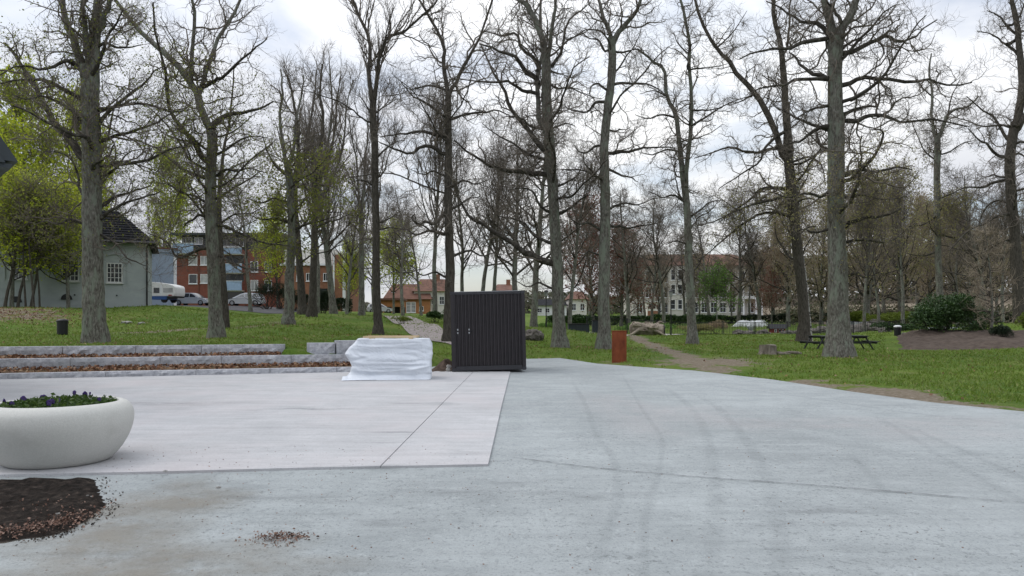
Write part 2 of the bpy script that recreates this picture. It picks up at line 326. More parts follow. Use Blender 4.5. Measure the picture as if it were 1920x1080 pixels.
xs = np.unique(np.round(np.concatenate([np.linspace(-320,-60,26), np.linspace(-60,-30,40), np.linspace(-30,26,225), np.linspace(26,60,45), np.linspace(60,320,26)]), 4))
ys = np.unique(np.round(np.concatenate([np.linspace(-40,8,12), np.linspace(8,15,20), np.linspace(15,46,150), np.linspace(46,100,80), np.linspace(100,900,45)]), 4))
gx, gy = np.meshgrid(xs, ys); gz = height(gx, gy)
V = np.stack([gx, gy, gz], -1).reshape(-1, 3); nx = len(xs); ny = len(ys)
ii = (np.arange(ny-1)[:, None]*nx + np.arange(nx-1)).ravel()
me = np_mesh('lawn', V, np.stack([ii, ii+1, ii+nx+1, ii+nx], -1), None, mats=[])
# worn ground: along the asphalt edge, the trodden path on the right, round the trunks
dE = poly_sd(gx, gy, ASPH)
trod = [gp(1165,640), gp(1195,645), gp(1225,655), gp(1262,668), gp(1310,682), gp(1350,697)]
TROD = trod
wear = np.exp(-np.maximum(dE, 0)/0.8)*0.68*(gx > 2.4)
wear = np.maximum(wear, .78*np.exp(-(np.maximum(dE-.3, 0)/1.9)**2)*np.exp(-((gx-8.0)/2.2)**2))
PN = np.array([mnoise.noise((a*.33, b_*.45, 4.0))+.6*mnoise.noise((a*.9, b_*1.1, 8.0)) for a, b_ in zip(gx.ravel(), gy.ravel())]).reshape(gx.shape)
wear = wear*np.clip(.72+1.5*PN, .1, 1.35)
wear = np.maximum(wear, .85*np.exp(-(line_d(gx, gy, trod)/.75)**2))
wear = np.maximum(wear, 0.95*np.exp(-((np.hypot(gx-gp(1330,682)[0], (gy-gp(1330,682)[1])*.8))/2.3)**2))
wear = np.maximum(wear, 0.75*np.exp(-(line_d(gx, gy, [at(250,618,36)[:2], at(430,613,40)[:2], at(520,609,44)[:2]])/1.0)**2))
wear = np.maximum(wear, .66*np.exp(-(np.hypot((gx-at(20,595,42)[0])/5.0, (gy-42.0)/3.6))**2))
for k in ('T1','T2','T6','T7','T10','T9','T8'):
    p = at(*BASES[k]); wear = np.maximum(wear, 0.6*np.exp(-((np.hypot(gx-p[0], gy-p[1])-.5)/0.5)**2))
wear = np.maximum(wear, 1.2*sstep(0, 8, gy-84)*sstep(0, 8, gx-33-(gy-84)*.12)); wear = np.clip(wear, 0, 1.2)
at_ = me.attributes.new('wear', 'FLOAT', 'POINT'); at_.data.foreach_set('value', wear.ravel().astype(np.float32))
m = bpy.data.materials.new('lawn'); m.use_nodes = True; t = m.node_tree; b = t.nodes['Principled BSDF']; b.inputs['Roughness'].default_value = .9; b.inputs['Specular IOR Level'].default_value = .1
g = nn(t, 'ShaderNodeNewGeometry'); P = g.outputs['Position']
def tex(t, P, s, d=5.0, r=.6, st=None):
    if st:
        q = nn(t, 'ShaderNodeMapping'); q.inputs['Scale'].default_value = st; t.links.new(P, q.inputs[0]); P = q.outputs[0]
    q = nn(t, 'ShaderNodeTexNoise', Scale=s, Detail=d, Roughness=r); t.links.new(P, q.inputs[0]); return q.outputs[0]
def mixc(t, f, a, c, mode='MIX'):
    q = nn(t, 'ShaderNodeMix', data_type='RGBA', blend_type=mode)
    for i, v in ((0, f), (6, a), (7, c)):
        if hasattr(v, 'links'): t.links.new(v, q.inputs[i])
        else: q.inputs[i].default_value = v if i == 0 else (*v, 1)
    return q.outputs[2]
ga = ramp(t, tex(t, P, 14, 8, .7), [(0.3, (0.048,0.092,0.012)), (0.5, (0.09,0.155,0.022)), (0.72, (0.14,0.21,0.04))])
gb = ramp(t, tex(t, P, .22, 6, .6), [(0.38, (0.72,0.80,0.7)), (0.62, (1.25,1.10,1.15))])
gcol = mixc(t, 1.0, ga, gb, 'MULTIPLY')
dry = ramp(t, tex(t, P, .9, 6, .65), [(0.46, (0,0,0)), (0.68, (.45,.45,.45))]); gcol = mixc(t, dry, gcol, (0.19,0.175,0.075))
so_ = ramp(t, tex(t, P, 9, 8, .7), [(0.3, (0.11,0.09,0.06)), (0.55, (0.22,0.185,0.14)), (0.75, (0.34,0.30,0.25))])
wa = nn(t, 'ShaderNodeAttribute', attribute_name='wear')
wf = mth(t, 'ADD', wa.outputs['Fac'], mth(t, 'MULTIPLY', mth(t, 'SUBTRACT', tex(t, P, 1.5, 9, .78, (1,.7,1)), .5), 2.6))
wf = ramp(t, wf, [(0.42, (0,0,0)), (0.62, (1,1,1))])
t.links.new(mixc(t, wf, gcol, so_), b.inputs['Base Color'])
bu = nn(t, 'ShaderNodeBump', Strength=1.0, Distance=.06); t.links.new(tex(t, P, 22, 6, .7), bu.inputs['Height']); t.links.new(bu.outputs[0], b.inputs['Normal'])
me.materials.append(m)
tag(obj('lawn', me), 'green park lawn with worn brown patches rising to the left', kind='structure')

# ------------------------------------------------------------------ pavements
def ground_mat(name, lo, hi, big, streak, pink=None, bumpk=.5, grit=.4):
    m = bpy.data.materials.new(name); m.use_nodes = True; t = m.node_tree; b = t.nodes['Principled BSDF']; b.inputs['Roughness'].default_value = .88; b.inputs['Specular IOR Level'].default_value = .2
    g = nn(t, 'ShaderNodeNewGeometry'); P = g.outputs['Position']
    c = ramp(t, tex(t, P, 1.3, 9, .72), [(0.32, lo), (0.68, hi)])
    c = mixc(t, 1.0, c, ramp(t, tex(t, P, .28, 5, .6, (1,.55,1)), [(0.35, (big,)*3), (0.65, (1.06,)*3)]), 'MULTIPLY')
    c = mixc(t, streak, c, ramp(t, tex(t, P, 2.2, 7, .75, (.22,2.2,1)), [(0.3, (.78,.78,.78)), (0.55, (1,1,1)), (.75, (1.08,1.08,1.08))]), 'MULTIPLY')
    spk = ramp(t, tex(t, P, 46, 4, .75), [(0.30, (.55,.55,.55)), (0.44, (1,1,1)), (.75, (1.08,1.08,1.08))]); c = mixc(t, .8, c, spk, 'MULTIPLY')
    blot = ramp(t, tex(t, P, 5.5, 6, .8, (.6,1.3,1)), [(0.66, (0,0,0)), (0.74, (1,1,1))]); c = mixc(t, mth(t, 'MULTIPLY', blot, .35), c, tuple(x*.55 for x in lo))
    reg = ramp(t, tex(t, P, .55, 5, .7), [(0.36, (.25,.25,.25)), (0.62, (1,1,1))]); gk = mth(t, 'MULTIPLY', reg, grit)
    b2_ = ramp(t, tex(t, P, 13, 5, .8, (1,.8,1)), [(0.545, (0,0,0)), (0.62, (1,1,1))]); c = mixc(t, mth(t, 'MULTIPLY', b2_, gk), c, tuple(x*.62 for x in lo))
    b4_ = ramp(t, tex(t, P, 27, 4, .7, (1,.7,1)), [(0.60, (0,0,0)), (0.66, (1,1,1))]); c = mixc(t, mth(t, 'MULTIPLY', b4_, gk), c, tuple(x*.42 for x in lo))
    b3_ = ramp(t, tex(t, P, 8, 7, .8), [(0.58, (0,0,0)), (0.72, (1,1,1))]); c = mixc(t, mth(t, 'MULTIPLY', b3_, grit*.8), c, tuple(min(1, x*1.35) for x in hi))
    if pink: c = mixc(t, mth(t, 'MULTIPLY', ramp(t, tex(t, P, .45, 4, .6), [(0.45, (0,0,0)), (0.7, (1,1,1))]), .5), c, pink)
    t.links.new(c, b.inputs['Base Color'])
    bu = nn(t, 'ShaderNodeBump', Strength=bumpk, Distance=.012); t.links.new(mth(t, 'ADD', tex(t, P, 38, 8, .75), mth(t, 'MULTIPLY', tex(t, P, 9, 6, .75), 1.6)), bu.inputs['Height']); t.links.new(bu.outputs[0], b.inputs['Normal'])
    return m
M['asphalt'] = ground_mat('dusty_paving', (0.30,0.327,0.333), (0.39,0.42,0.426), .86, .6, None, 1.0, .85)
M['pad'] = ground_mat('pale_concrete', (0.395,0.40,0.41), (0.475,0.478,0.488), .93, .8, (0.47,0.435,0.44), .4, .22)
tag(MB().slab(ASPH, -0.15, 0.004).build('paving', M['asphalt']), 'dusty blue grey paving with curved tyre marks', kind='structure')
PAD = [(-20,6.15), (-9,7.3), (-5.3,7.75), gp(300,889), gp(600,881), gp(915,875), gp(925,832), gp(940,765), gp(957,697), (-.1,23.6), (-3.2,23.6), (-4.0,23.15), (-13.65,20.1), (-20,18.15)]
def shrink(poly): return poly
# the pale pad is two pours: left field and a strip, with a sawn joint between them
jn, jf = gp(728,868), gp(885,702)
def lerp2(a, b, t): return (a[0]+(b[0]-a[0])*t, a[1]+(b[1]-a[1])*t)
jn0 = (jn[0]-.03, jn[1]-.16); jf1 = (jf[0]+.02, 23.6)
gapw = .007
padL = [(-20,6.15), (-9,7.3), (-5.3,7.75), gp(300,889), gp(600,881), (jn0[0]-gapw, gp(728,879)[1]), (jf1[0]-gapw, 23.6), (-3.2,23.6), (-4.0,23.15), (-13.65,20.1), (-20,18.15)]
padR = [(jn0[0]+gapw, gp(728,879)[1]), gp(915,875), gp(925,832), gp(940,765), gp(957,697), (-.1,23.6), (jf1[0]+gapw, 23.6)]
pd = tag(empty('concrete_pad', (0,0,0)), 'pale concrete pad under the planter and the covered pallet', kind='structure')
for p in (padL, padR): MB().slab(p, -.1, .03).build('concrete_field', M['pad'], pd)
# stains on the paving: thin see-through sheets
def stain_mat(name, col, k, sc=3.0, st=(1,1,1), lo=.35, hi=.65):
    m = bpy.data.materials.new(name); m.use_nodes = True; t = m.node_tree; b = t.nodes['Principled BSDF']; b.inputs['Base Color'].default_value = (*col, 1); b.inputs['Roughness'].default_value = .9; b.inputs['Specular IOR Level'].default_value = .1
    g = nn(t, 'ShaderNodeNewGeometry'); n = tex(t, g.outputs['Position'], sc, 8, .75, st)
    at2 = nn(t, 'ShaderNodeAttribute', attribute_name='soft')
    a = mth(t, 'MULTIPLY', mth(t, 'MULTIPLY', ramp(t, n, [(lo, (0,0,0)), (hi, (1,1,1))]), k), at2.outputs['Fac'])
    t.links.new(a, b.inputs['Alpha']); return m
M['tyre'] = stain_mat('tyre_mark_stain', (0.17,0.19,0.195), .10, 4.0, (1,1,1), .25, .6)
M['cut'] = stain_mat('joint_stain', (0.10,0.105,0.11), .75, 7.0, (1,1,1), .30, .62)
M['sandy'] = stain_mat('sand_stain', (0.30,0.285,0.25), .55, 2.2, (1,1,1), .3, .62)
M['dust'] = stain_mat('pale_dust_stain', (0.52,0.50,0.50), .5, 1.3, (1,1,1), .35, .7)
M['damp'] = stain_mat('dark_smear', (0.19,0.20,0.205), .28, 2.5, (.5,1.6,1), .42, .62)
def smooth_line(pts, n):
    P = np.array(pts, float); P = np.vstack([2*P[0]-P[1], P, 2*P[-1]-P[-2]]); out = []
    seg = len(P)-3
    for q in np.linspace(0, seg-1e-6, n):
        i = int(q); u = q-i; a, b_, c, d = P[i:i+4]
        out.append(.5*((2*b_)+(-a+c)*u+(2*a-5*b_+4*c-d)*u*u+(-a+3*b_-3*c+d)*u**3))
    return np.array(out)
def ribbon(name, pts, wid, z, mt, n=40, soft=True, drape=None, cross=3):
    L = smooth_line(pts, n)[:, :2]; T = np.gradient(L, axis=0); T /= np.linalg.norm(T, axis=1)[:, None]; Nn = np.stack([-T[:, 1], T[:, 0]], -1)
    wv = np.interp(np.linspace(0, 1, n), np.linspace(0, 1, len(np.atleast_1d(wid))), np.atleast_1d(wid)); k = np.linspace(-.5, .5, cross)
    V = (L[:, None] + Nn[:, None]*(wv[:, None]*k)[..., None]).reshape(-1, 2)
    zc = np.full(len(V), z) if drape is None else height(V[:, 0], V[:, 1]) + z
    V = np.column_stack([V, zc]); i = (np.arange(n-1)[:, None]*cross + np.arange(cross-1)).ravel()
    me = np_mesh(name, V, np.stack([i, i+1, i+cross+1, i+cross], -1), mt)
    s = np.tile(1-np.abs(k*2)**2 if soft else np.ones(cross), n); e = np.repeat(np.minimum(1, np.minimum(np.arange(n), np.arange(n)[::-1])/(n*.08)), cross)
    a = me.attributes.new('soft', 'FLOAT', 'POINT'); a.data.foreach_set('value', (s*e).astype(np.float32))
    return tag(obj(name, me), kind='structure')
def patch(name, c, rx, ry, z, mt, rot=0.0, n=28, rings=5):
    q = [(0, 0)]; s = [1.0]
    for k in range(1, rings+1):
        for i in range(n):
            a = 2*math.pi*i/n; rr = k/rings*(1 + .25*math.sin(3*a+c[0])+.15*math.sin(5*a+c[1])); q.append((rr*math.cos(a)*rx, rr*math.sin(a)*ry)); s.append(1-(k/rings)**2)
    cr, sr = math.cos(rot), math.sin(rot); V = [(c[0]+x*cr-y*sr, c[1]+x*sr+y*cr, z) for x, y in q]
    f = [(0, 1+i, 1+(i+1) % n) for i in range(n)] + [(1+(k-1)*n+i, 1+k*n+i, 1+k*n+(i+1) % n, 1+(k-1)*n+(i+1) % n) for k in range(1, rings) for i in range(n)]
    me = bpy.data.meshes.new(name); me.from_pydata(V, [], f); me.materials.append(mt)
    a = me.attributes.new('soft', 'FLOAT', 'POINT'); a.data.foreach_set('value', s)
    return tag(obj(name, me), kind='structure')
Z1, Z2, Z3 = .008, .0115, .015
def trk(px, wd, z=Z1, m_='tyre'): ribbon('tyre_track', [gp(*p) for p in px], wd, z, M[m_], 60, cross=5)
trk([(1240,722),(1285,755),(1318,800),(1335,860),(1343,930),(1338,1010),(1325,1100),(1300,1300)], .20)
trk([(1295,736),(1345,765),(1390,815),(1430,880),(1452,950),(1462,1020),(1462,1120),(1440,1320)], .20, Z2)
trk([(1165,700),(1185,735),(1215,785),(1240,822),(1236,880),(1212,960),(1205,1060),(1210,1300)], .10, Z3)
trk([(1070,710),(1095,755),(1118,815),(1150,862),(1158,930),(1135,1010),(1110,1090)], .13, Z2+.001)
trk([(1640,780),(1700,815),(1770,860),(1850,905),(1950,960)], .16, Z1)
trk([(1700,800),(1800,845),(1900,890),(1980,930)], .14, Z3+.001)
trk([(1590,850),(1630,890),(1660,925)], .12, Z1)
trk([(960,1062),(1150,1045),(1400,1036),(1650,1032),(1925,1050)], .16, Z3+.002)
trk([(945,857),(1100,877),(1280,894),(1500,910),(1700,926),(1925,946)], .045, Z2+.003, 'cut')
trk([(1300,720),(1500,745),(1700,775),(1925,800)], .25, Z3+.004)
patch('pale_dust', gp(1230,775), 1.6, 3.2, Z1+.001, M['dust'], .2); patch('pale_dust', gp(1700,800), 2.4, 1.6, Z1+.0015, M['dust'])
patch('sandy_patch', gp(240,975), .9, .95, Z1+.001, M['sandy'], -.5); patch('sandy_patch', gp(330,935), .75, .8, Z1+.002, M['sandy'], .3); patch('sandy_patch', gp(120,1075), 1.2, .4, Z1+.003, M['sandy']); patch('sandy_patch', gp(330,1070), 1.3, .6, Z1+.0025, M['sandy'], .4); patch('sandy_patch', gp(200,1020), .9, .5, Z1+.0018, M['sandy'])
for px, py, rx, ry in ((420,912,.5,.22),(560,935,.7,.2),(870,925,.6,.25),(700,985,.8,.2),(1080,930,.7,.25),(1560,960,.7,.14),(1500,985,.5,.1),(960,905,.5,.25)): patch('dark_smear', gp(px,py), rx, ry, Z2, M['damp'])
for px, py, rx, ry in ((745,835,.3,.12),(895,853,.35,.12),(620,805,.5,.18),(740,815,.4,.1),(480,845,.4,.1),(560,770,1.0,.3),(330,760,1.5,.4),(800,760,.9,.2),(690,880,.8,.12)): patch('dark_smear', gp(px,py), rx, ry, .034, M['damp'])

# gravel paths through the grass
M['path'] = mat('gravel_path', [(0.3, (0.22,0.195,0.18)), (0.7, (0.37,0.335,0.32))], 5, .95, .5, 20, spec=.1)
M['palepath'] = mat('pale_gravel', [(0.3, (0.36,0.34,0.31)), (0.7, (0.50,0.48,0.45))], 3, .95, .5, 20, spec=.1)
ribbon('gravel_path', [at(715,588,62)[:2], at(740,593,54)[:2], at(780,608,46)[:2], at(822,634,38)[:2], (-1.5,33), (-.4,30.2)], [2.0,2.2,2.2,2.0,2.2], .035, M['path'], 50, drape=1, cross=5)
ribbon('pale_path', [(0.5,56), (4,57.5), (8.5,58.5), (14,61.5), (22,64.3), (32,64.0), (44,58), (52,55)], [2.0,2.2,2.0,1.9,1.6,1.6,2,3], .05, M['palepath'], 70, drape=1, cross=5)
ribbon('road', [(38,73), (48,72), (60,72), (90,76)], [4,4.5,5,5], .06, M['asphalt'], 20, drape=1, cross=4)
# car park in front of the brick flats
V = [];
lotx = np.linspace(-44, -22, 30); loty = np.linspace(67, 96, 20); lx, ly = np.meshgrid(lotx, loty); lz = height(lx, ly)+.03; i = (np.arange(19)[:, None]*30+np.arange(29)).ravel()
tag(obj('car_park', np_mesh('car_park', np.stack([lx, ly, lz], -1).reshape(-1, 3), np.stack([i, i+1, i+31, i+30], -1), mat('car_park_asphalt', [(0.3, (0.05,0.05,0.052)), (0.7, (0.09,0.09,0.095))], 4, .9, .4, 20))), kind='structure')

# bed of dark soil, lower left
bed = [(-9,7.15), gp(0,902), gp(100,899), gp(190,898), gp(197,920), gp(212,948), gp(190,972), gp(150,992), gp(105,1008), gp(40,1018), gp(0,1024), (-9,5.6)]
V = []; n = 70; bx = np.linspace(-9, -3.4, n); by = np.linspace(5.3, 7.8, 46); qx, qy = np.meshgrid(bx, by); sd = poly_sd(qx, qy, bed)
nz = np.array([mnoise.noise((a*7, b_*7, 0))*.6+mnoise.noise((a*18, b_*18, 3))*.5 for a, b_ in zip(qx.ravel(), qy.ravel())]).reshape(qx.shape)
qz = -.03 + .065*sstep(.02, -.12, sd) + nz*.045*sstep(.05, -.12, sd)
i = (np.arange(45)[:, None]*n+np.arange(n-1)).ravel()
tag(obj('soil_bed', np_mesh('soil_bed', np.stack([qx, qy, qz], -1).reshape(-1, 3), np.stack([i, i+1, i+n+1, i+n], -1), M['soil'])), 'bed of dark bare soil at the lower left below the planter', kind='structure')
# ------------------------------------------------------------------ trees: grown as bundles of tubes
def unit(v): return v/np.maximum(np.linalg.norm(v, axis=-1, keepdims=True), 1e-9)
def grow(p, d, L, seg, wander, up, rg):          # p,d (N,3), L (N) -> (N,seg+1,3)
    pts = [p]; d = unit(d)
    for i in range(seg):
        d = unit(d + wander*rg.normal(size=d.shape) + np.array([0, 0, up])); p = p + d*(L/seg)[:, None]; pts.append(p)
    return np.stack(pts, 1)
def tube(P, Rr, sides, rough=0.0, rg=None):      # P (N,K,3), Rr (N,K) -> verts, quads
    N, K, _ = P.shape; T = unit(np.gradient(P, axis=1)); n = np.zeros((N, 3)); t0 = T[:, 0]
    ref = np.where(np.abs(t0[:, 2:3]) > .8, np.array([[1., .13, 0]]), np.array([[0, .1, 1.]])); n = unit(np.cross(t0, ref)); Ns = []
    for k in range(K):
        t = T[:, k]; n = unit(n - t*(n*t).sum(-1, keepdims=True)); Ns.append(n)
    Ns = np.stack(Ns, 1); Bs = np.cross(T, Ns); a = np.arange(sides)*2*np.pi/sides
    ring = Ns[:, :, None]*np.cos(a)[:, None] + Bs[:, :, None]*np.sin(a)[:, None]
    rr = Rr[:, :, None, None]
    if rough: rr = rr*(1+rough*rg.normal(size=(N, K, sides, 1)))
    V = (P[:, :, None] + ring*rr).reshape(-1, 3)
    b = (np.arange(N)[:, None, None]*K + np.arange(K-1)[None, :, None])*sides; s = np.arange(sides); s2 = (s+1) % sides
    Q = np.stack([b+s, b+s2, b+sides+s2, b+sides+s], -1).reshape(-1, 4)
    return V, Q
def join(parts):
    V = []; Q = []; o = 0
    for v, q in parts: V.append(v); Q.append(q+o); o += len(v)
    return np.concatenate(V), np.concatenate(Q)
def spawn(P, Rr, per, t0, t1, a0, a1, rg, flat=None):
    N, K, _ = P.shape; t = t0+(t1-t0)*((np.arange(per)[None]+rg.random((N, per)))/per); q = t*(K-1); i = np.minimum(q.astype(int), K-2); u = (q-i)[..., None]
    idx = np.arange(N)[:, None]; p = P[idx, i]*(1-u)+P[idx, i+1]*u; tg = unit(P[idx, i+1]-P[idx, i]); r = Rr[idx, i]*(1-u[..., 0])+Rr[idx, i+1]*u[..., 0]
    v = rg.normal(size=p.shape); v = unit(v-tg*(v*tg).sum(-1, keepdims=True)); a = a0+(a1-a0)*rg.random(t.shape)
    d = tg*np.cos(a)[..., None]+v*np.sin(a)[..., None]
    return p.reshape(-1, 3), d.reshape(-1, 3), r.ravel(), t.ravel()
STY = {'oak':  dict(w2=.42, up2=.06, w3=.42, up3=.08, w4=.35, a=(.6, 1.25)),
       'broom':dict(w2=.16, up2=.16, w3=.20, up3=.16, w4=.2, a=(.3, .75)),
       'fine': dict(w2=.25, up2=.10, w3=.28, up3=.10, w4=.25, a=(.4, 1.0))}
def ramify(limbs, rg, style, per2, per3, per4, l2, l3, l4, rmin, sides2=4):
    """limbs: list of (P (N,K,3), R (N,K), length (N)); returns the twig mesh and the tips"""
    st = STY[style]; out = []; tips = []
    for P, Rr, Ln in limbs:
        p, d, r, t = spawn(P, Rr, per2, .12, 1.0, *st['a'], rg)
        L2 = np.repeat(Ln, per2)*l2*(1.15-.65*t)*rg.uniform(.6, 1.25, len(t)) + .35
        r2 = np.clip(np.minimum(r*.62, L2*.016+.006), rmin*1.6, None); P2 = grow(p, d, L2, 7, st['w2'], st['up2'], rg)
        R2 = r2[:, None]*np.linspace(1, .32, 8); out.append(tube(P2, R2, sides2))
        p, d, r, t = spawn(P2, R2, per3, .12, 1.0, *st['a'], rg); L3 = l3*rg.uniform(.55, 1.35, len(t))*(1.1-.45*t); r3 = np.clip(r*.6, rmin, .03)
        P3 = grow(p, d, L3, 4, st['w3'], st['up3'], rg); R3 = r3[:, None]*np.linspace(1, .45, 5); out.append(tube(P3, R3, 3))
        if per4:
            p, d, r, t = spawn(P3, R3, per4, .15, 1.0, .35, 1.1, rg); L4 = l4*rg.uniform(.5, 1.4, len(t)); r4 = np.full(len(t), rmin)*rg.uniform(.7, 1.0, len(t))
            P4 = grow(p, d, L4, 2, st['w4'], .05, rg); out.append(tube(P4, r4[:, None]*np.array([1, .8, .45]), 3)); tips.append(P4[:, 1:].reshape(-1, 3))
        else: tips.append(P3[:, 2:].reshape(-1, 3))
    V, Q = join(out); return V, Q, np.concatenate(tips)
def leaves(pts, size, rg, aspect=.7, jit=.12, up=.3, fold=0):
    n = len(pts); c = pts + rg.normal(size=(n, 3))*jit; a = unit(rg.normal(size=(n, 3))); nrm = unit(rg.normal(size=(n, 3))+np.array([0, 0, up])); b = unit(np.cross(nrm, a)); a = np.cross(b, nrm)
    s = size*rg.uniform(.6, 1.3, (n, 1)); V = np.stack([c-a*s*.5, c+b*s*.5*aspect, c+a*s*.5, c-b*s*.5*aspect], 1).reshape(-1, 3)
    return V, np.arange(4*n).reshape(-1, 4)
def trunk_mesh(name, line, wid, mt, sides=16, flare=.16, rg=rng, K=30, low=0.0):
    L = smooth_line(line, K); r = np.interp(np.linspace(0, 1, K), np.linspace(0, 1, len(wid)), wid)
    P = L[None].copy(); P[0, 1:, :2] += rg.normal(size=(K-1, 2))*r[1:, None]*.05
    V, Q = tube(P, r[None], sides)
    V3 = V.reshape(K, sides, 3); ph = rg.uniform(0, 6.28, 3); a = np.arange(sides)*2*np.pi/sides
    z = V3[..., 2]-L[0, 2]
    lob = (np.sin(3*a+ph[0])*.4+np.sin(5*a+ph[1])*.35+np.sin(2*a+ph[2])*.25)[None]
    k = 1+np.exp(-np.maximum(z, 0)/(r[0]*1.1))*flare*(1+.55*lob)+.05*lob*(1+np.sin(z*1.7+ph[0])) + rg.normal(size=(K, sides))*.018
    V3 = L[:, None]+(V3-L[:, None])*k[..., None]; V3[0, :, 2] -= .25
    return np_mesh(name, V3.reshape(-1, 3), Q, mt), P, r[None]
def subline(pts, n, rg, jit):
    L = smooth_line(pts, n); L[1:] += rg.normal(size=(n-1, 3))*jit; return L
FG = {}
def traced_tree(key, label, trunk, stems, limbs, style='oak', group=None, extra=8, leaf=None, bark='bark', seed=1, dens=1.0, cat='tree', lleaf=0.13, nleaf=6000, l2=.42, sides=16, twig='twig', leafz=None, per3=8, per4=5):
    """trunk: [(px, py, width px)] from the base up; stems: forks of the trunk; limbs: (start width px, depth slope, points)"""
    rg = np.random.default_rng(seed); px, py, Y = BASES[key]; k = Y/F
    bx, by = at(px, py, Y)[:2]; base = np.array([bx, by, H(bx, by)])
    def p3(q, off=0.0):
        v = at(q[0], q[1], Y+off); return v
    T = [p3(q) for q in trunk]; T[0] = base.copy(); wid = [q[2]*k/2*.93 for q in trunk]
    root = tag(empty('bare_tree' if style != 'birch' else 'birch_tree', base), label, cat, group)
    T = [q-base for q in T]
    me, TP, TR = trunk_mesh('trunk', T, wid, M[bark], rg=rg, sides=sides); obj('trunk', me, root)
    bundles = [(TP[:, 12:], TR[:, 12:]*.5, np.array([np.ptp(TP[0, 12:, 2])*.6]))]
    def dense(L): return np.concatenate([L[:-1]+(L[1:]-L[:-1])*f_ for f_ in (0, .33, .67)]+[L[-1:]])
    lines = [dense(TP[0])]
    for j, (wpx, slope, pts) in enumerate(list(stems)+list(limbs)):
        Lp = [np.array(p3(q))-base for q in pts]; d = [0.0]
        for a, b in zip(Lp[:-1], Lp[1:]): d.append(d[-1]+np.linalg.norm(b-a))
        # the same photograph position, carried towards or away from the camera along the limb
        al = np.concatenate(lines); dq = np.hypot(al[:, 0]-Lp[0][0], al[:, 2]-Lp[0][2]); near = al[dq.argmin()]
        y0 = near[1] if dq.min() < 1.4 else 0.0
        Q3 = [np.array(p3(q, y0+slope*dd))-base for q, dd in zip(pts, d)]
        if .03 < np.linalg.norm(Q3[0]-near) < 1.6: Q3.insert(0, near)
        is_stem = j < len(stems); n = 14
        r0 = wpx*k/2*1.12
        if is_stem and pts[-1][1] < 60:          # goes on above the picture
            tdir = unit(Q3[-1]-Q3[-2]); tdir = unit(tdir+np.array([rg.normal()*.25, rg.normal()*.4, .5])); Q3.append(Q3[-1]+tdir*2.2); Q3.append(Q3[-1]+unit(tdir+rg.normal(size=3)*.35)*2.2)
        L = subline(Q3, n, rg, r0*.16); lines.append(dense(L)); rr = r0*np.linspace(1, .30 if is_stem else .22, n); rr[0] *= 1.35; rr = np.maximum(rr, .012)
        V, Q = tube(L[None], rr[None], 8, .05, rg); obj('limb', np_mesh('limb', V, Q, M['limb' if not is_stem else bark]), root)
        Ln = np.linalg.norm(np.diff(L, axis=0), axis=1).sum(); bundles.append((L[None], rr[None], np.array([Ln])))
    if extra:                                    # limbs growing towards and away from the camera
        p, d, r, t = spawn(TP, TR, extra, .42, 1.0, 1.0, 1.4, rg); d[:, 1] = np.where(rg.random(len(d)) < .5, -1, 1)*rg.uniform(.6, 1.3, len(d)); d[:, 2] = rg.uniform(.1, .9, len(d))
        Ls = rg.uniform(2.5, 5.5, len(d)); P = grow(p, d, Ls, 13, .17, .03, rg); rr = np.clip(r*.28, .03, .11)[:, None]*np.linspace(1, .25, 14)
        for q in range(len(P)):
            V, Q = tube(P[q:q+1], rr[q:q+1], 6, .05, rg); obj('limb', np_mesh('limb', V, Q, M['limb']), root)
        bundles.append((P, rr, Ls))
    b2 = []
    for P, Rr, Ln in bundles:                    # long limbs carry more branches
        for q in range(len(P)): b2.append((P[q:q+1], Rr[q:q+1], Ln[q:q+1]))
    out = []; tips = []
    rmin = max(.0055, .0042*Y/28)
    for P, Rr, Ln in b2:
        n2 = max(3, int(Ln[0]*1.9*dens)); V, Q, tp_ = ramify([(P, Rr, np.minimum(Ln, 5.5))], rg, style, n2, per3, per4, l2, .95, .42, rmin); out.append((V, Q)); tips.append(tp_)
    V, Q = join(out); o = obj('crown', np_mesh('crown', V, Q, M[twig], smooth=True), root); o['kind'] = 'stuff'
    if leaf:
        tips = np.concatenate(tips)
        if leafz: tips = tips[(tips[:, 2]+base[2] < leafz[1]) & (tips[:, 2]+base[2] > leafz[0])]
        sel = tips[rg.integers(0, len(tips), nleaf)]; V, Q = leaves(sel, lleaf, rg); o = obj('young_leaves', np_mesh('young_leaves', V, Q, M[leaf], False), root); o['kind'] = 'stuff'
    FG[key] = root
    return root

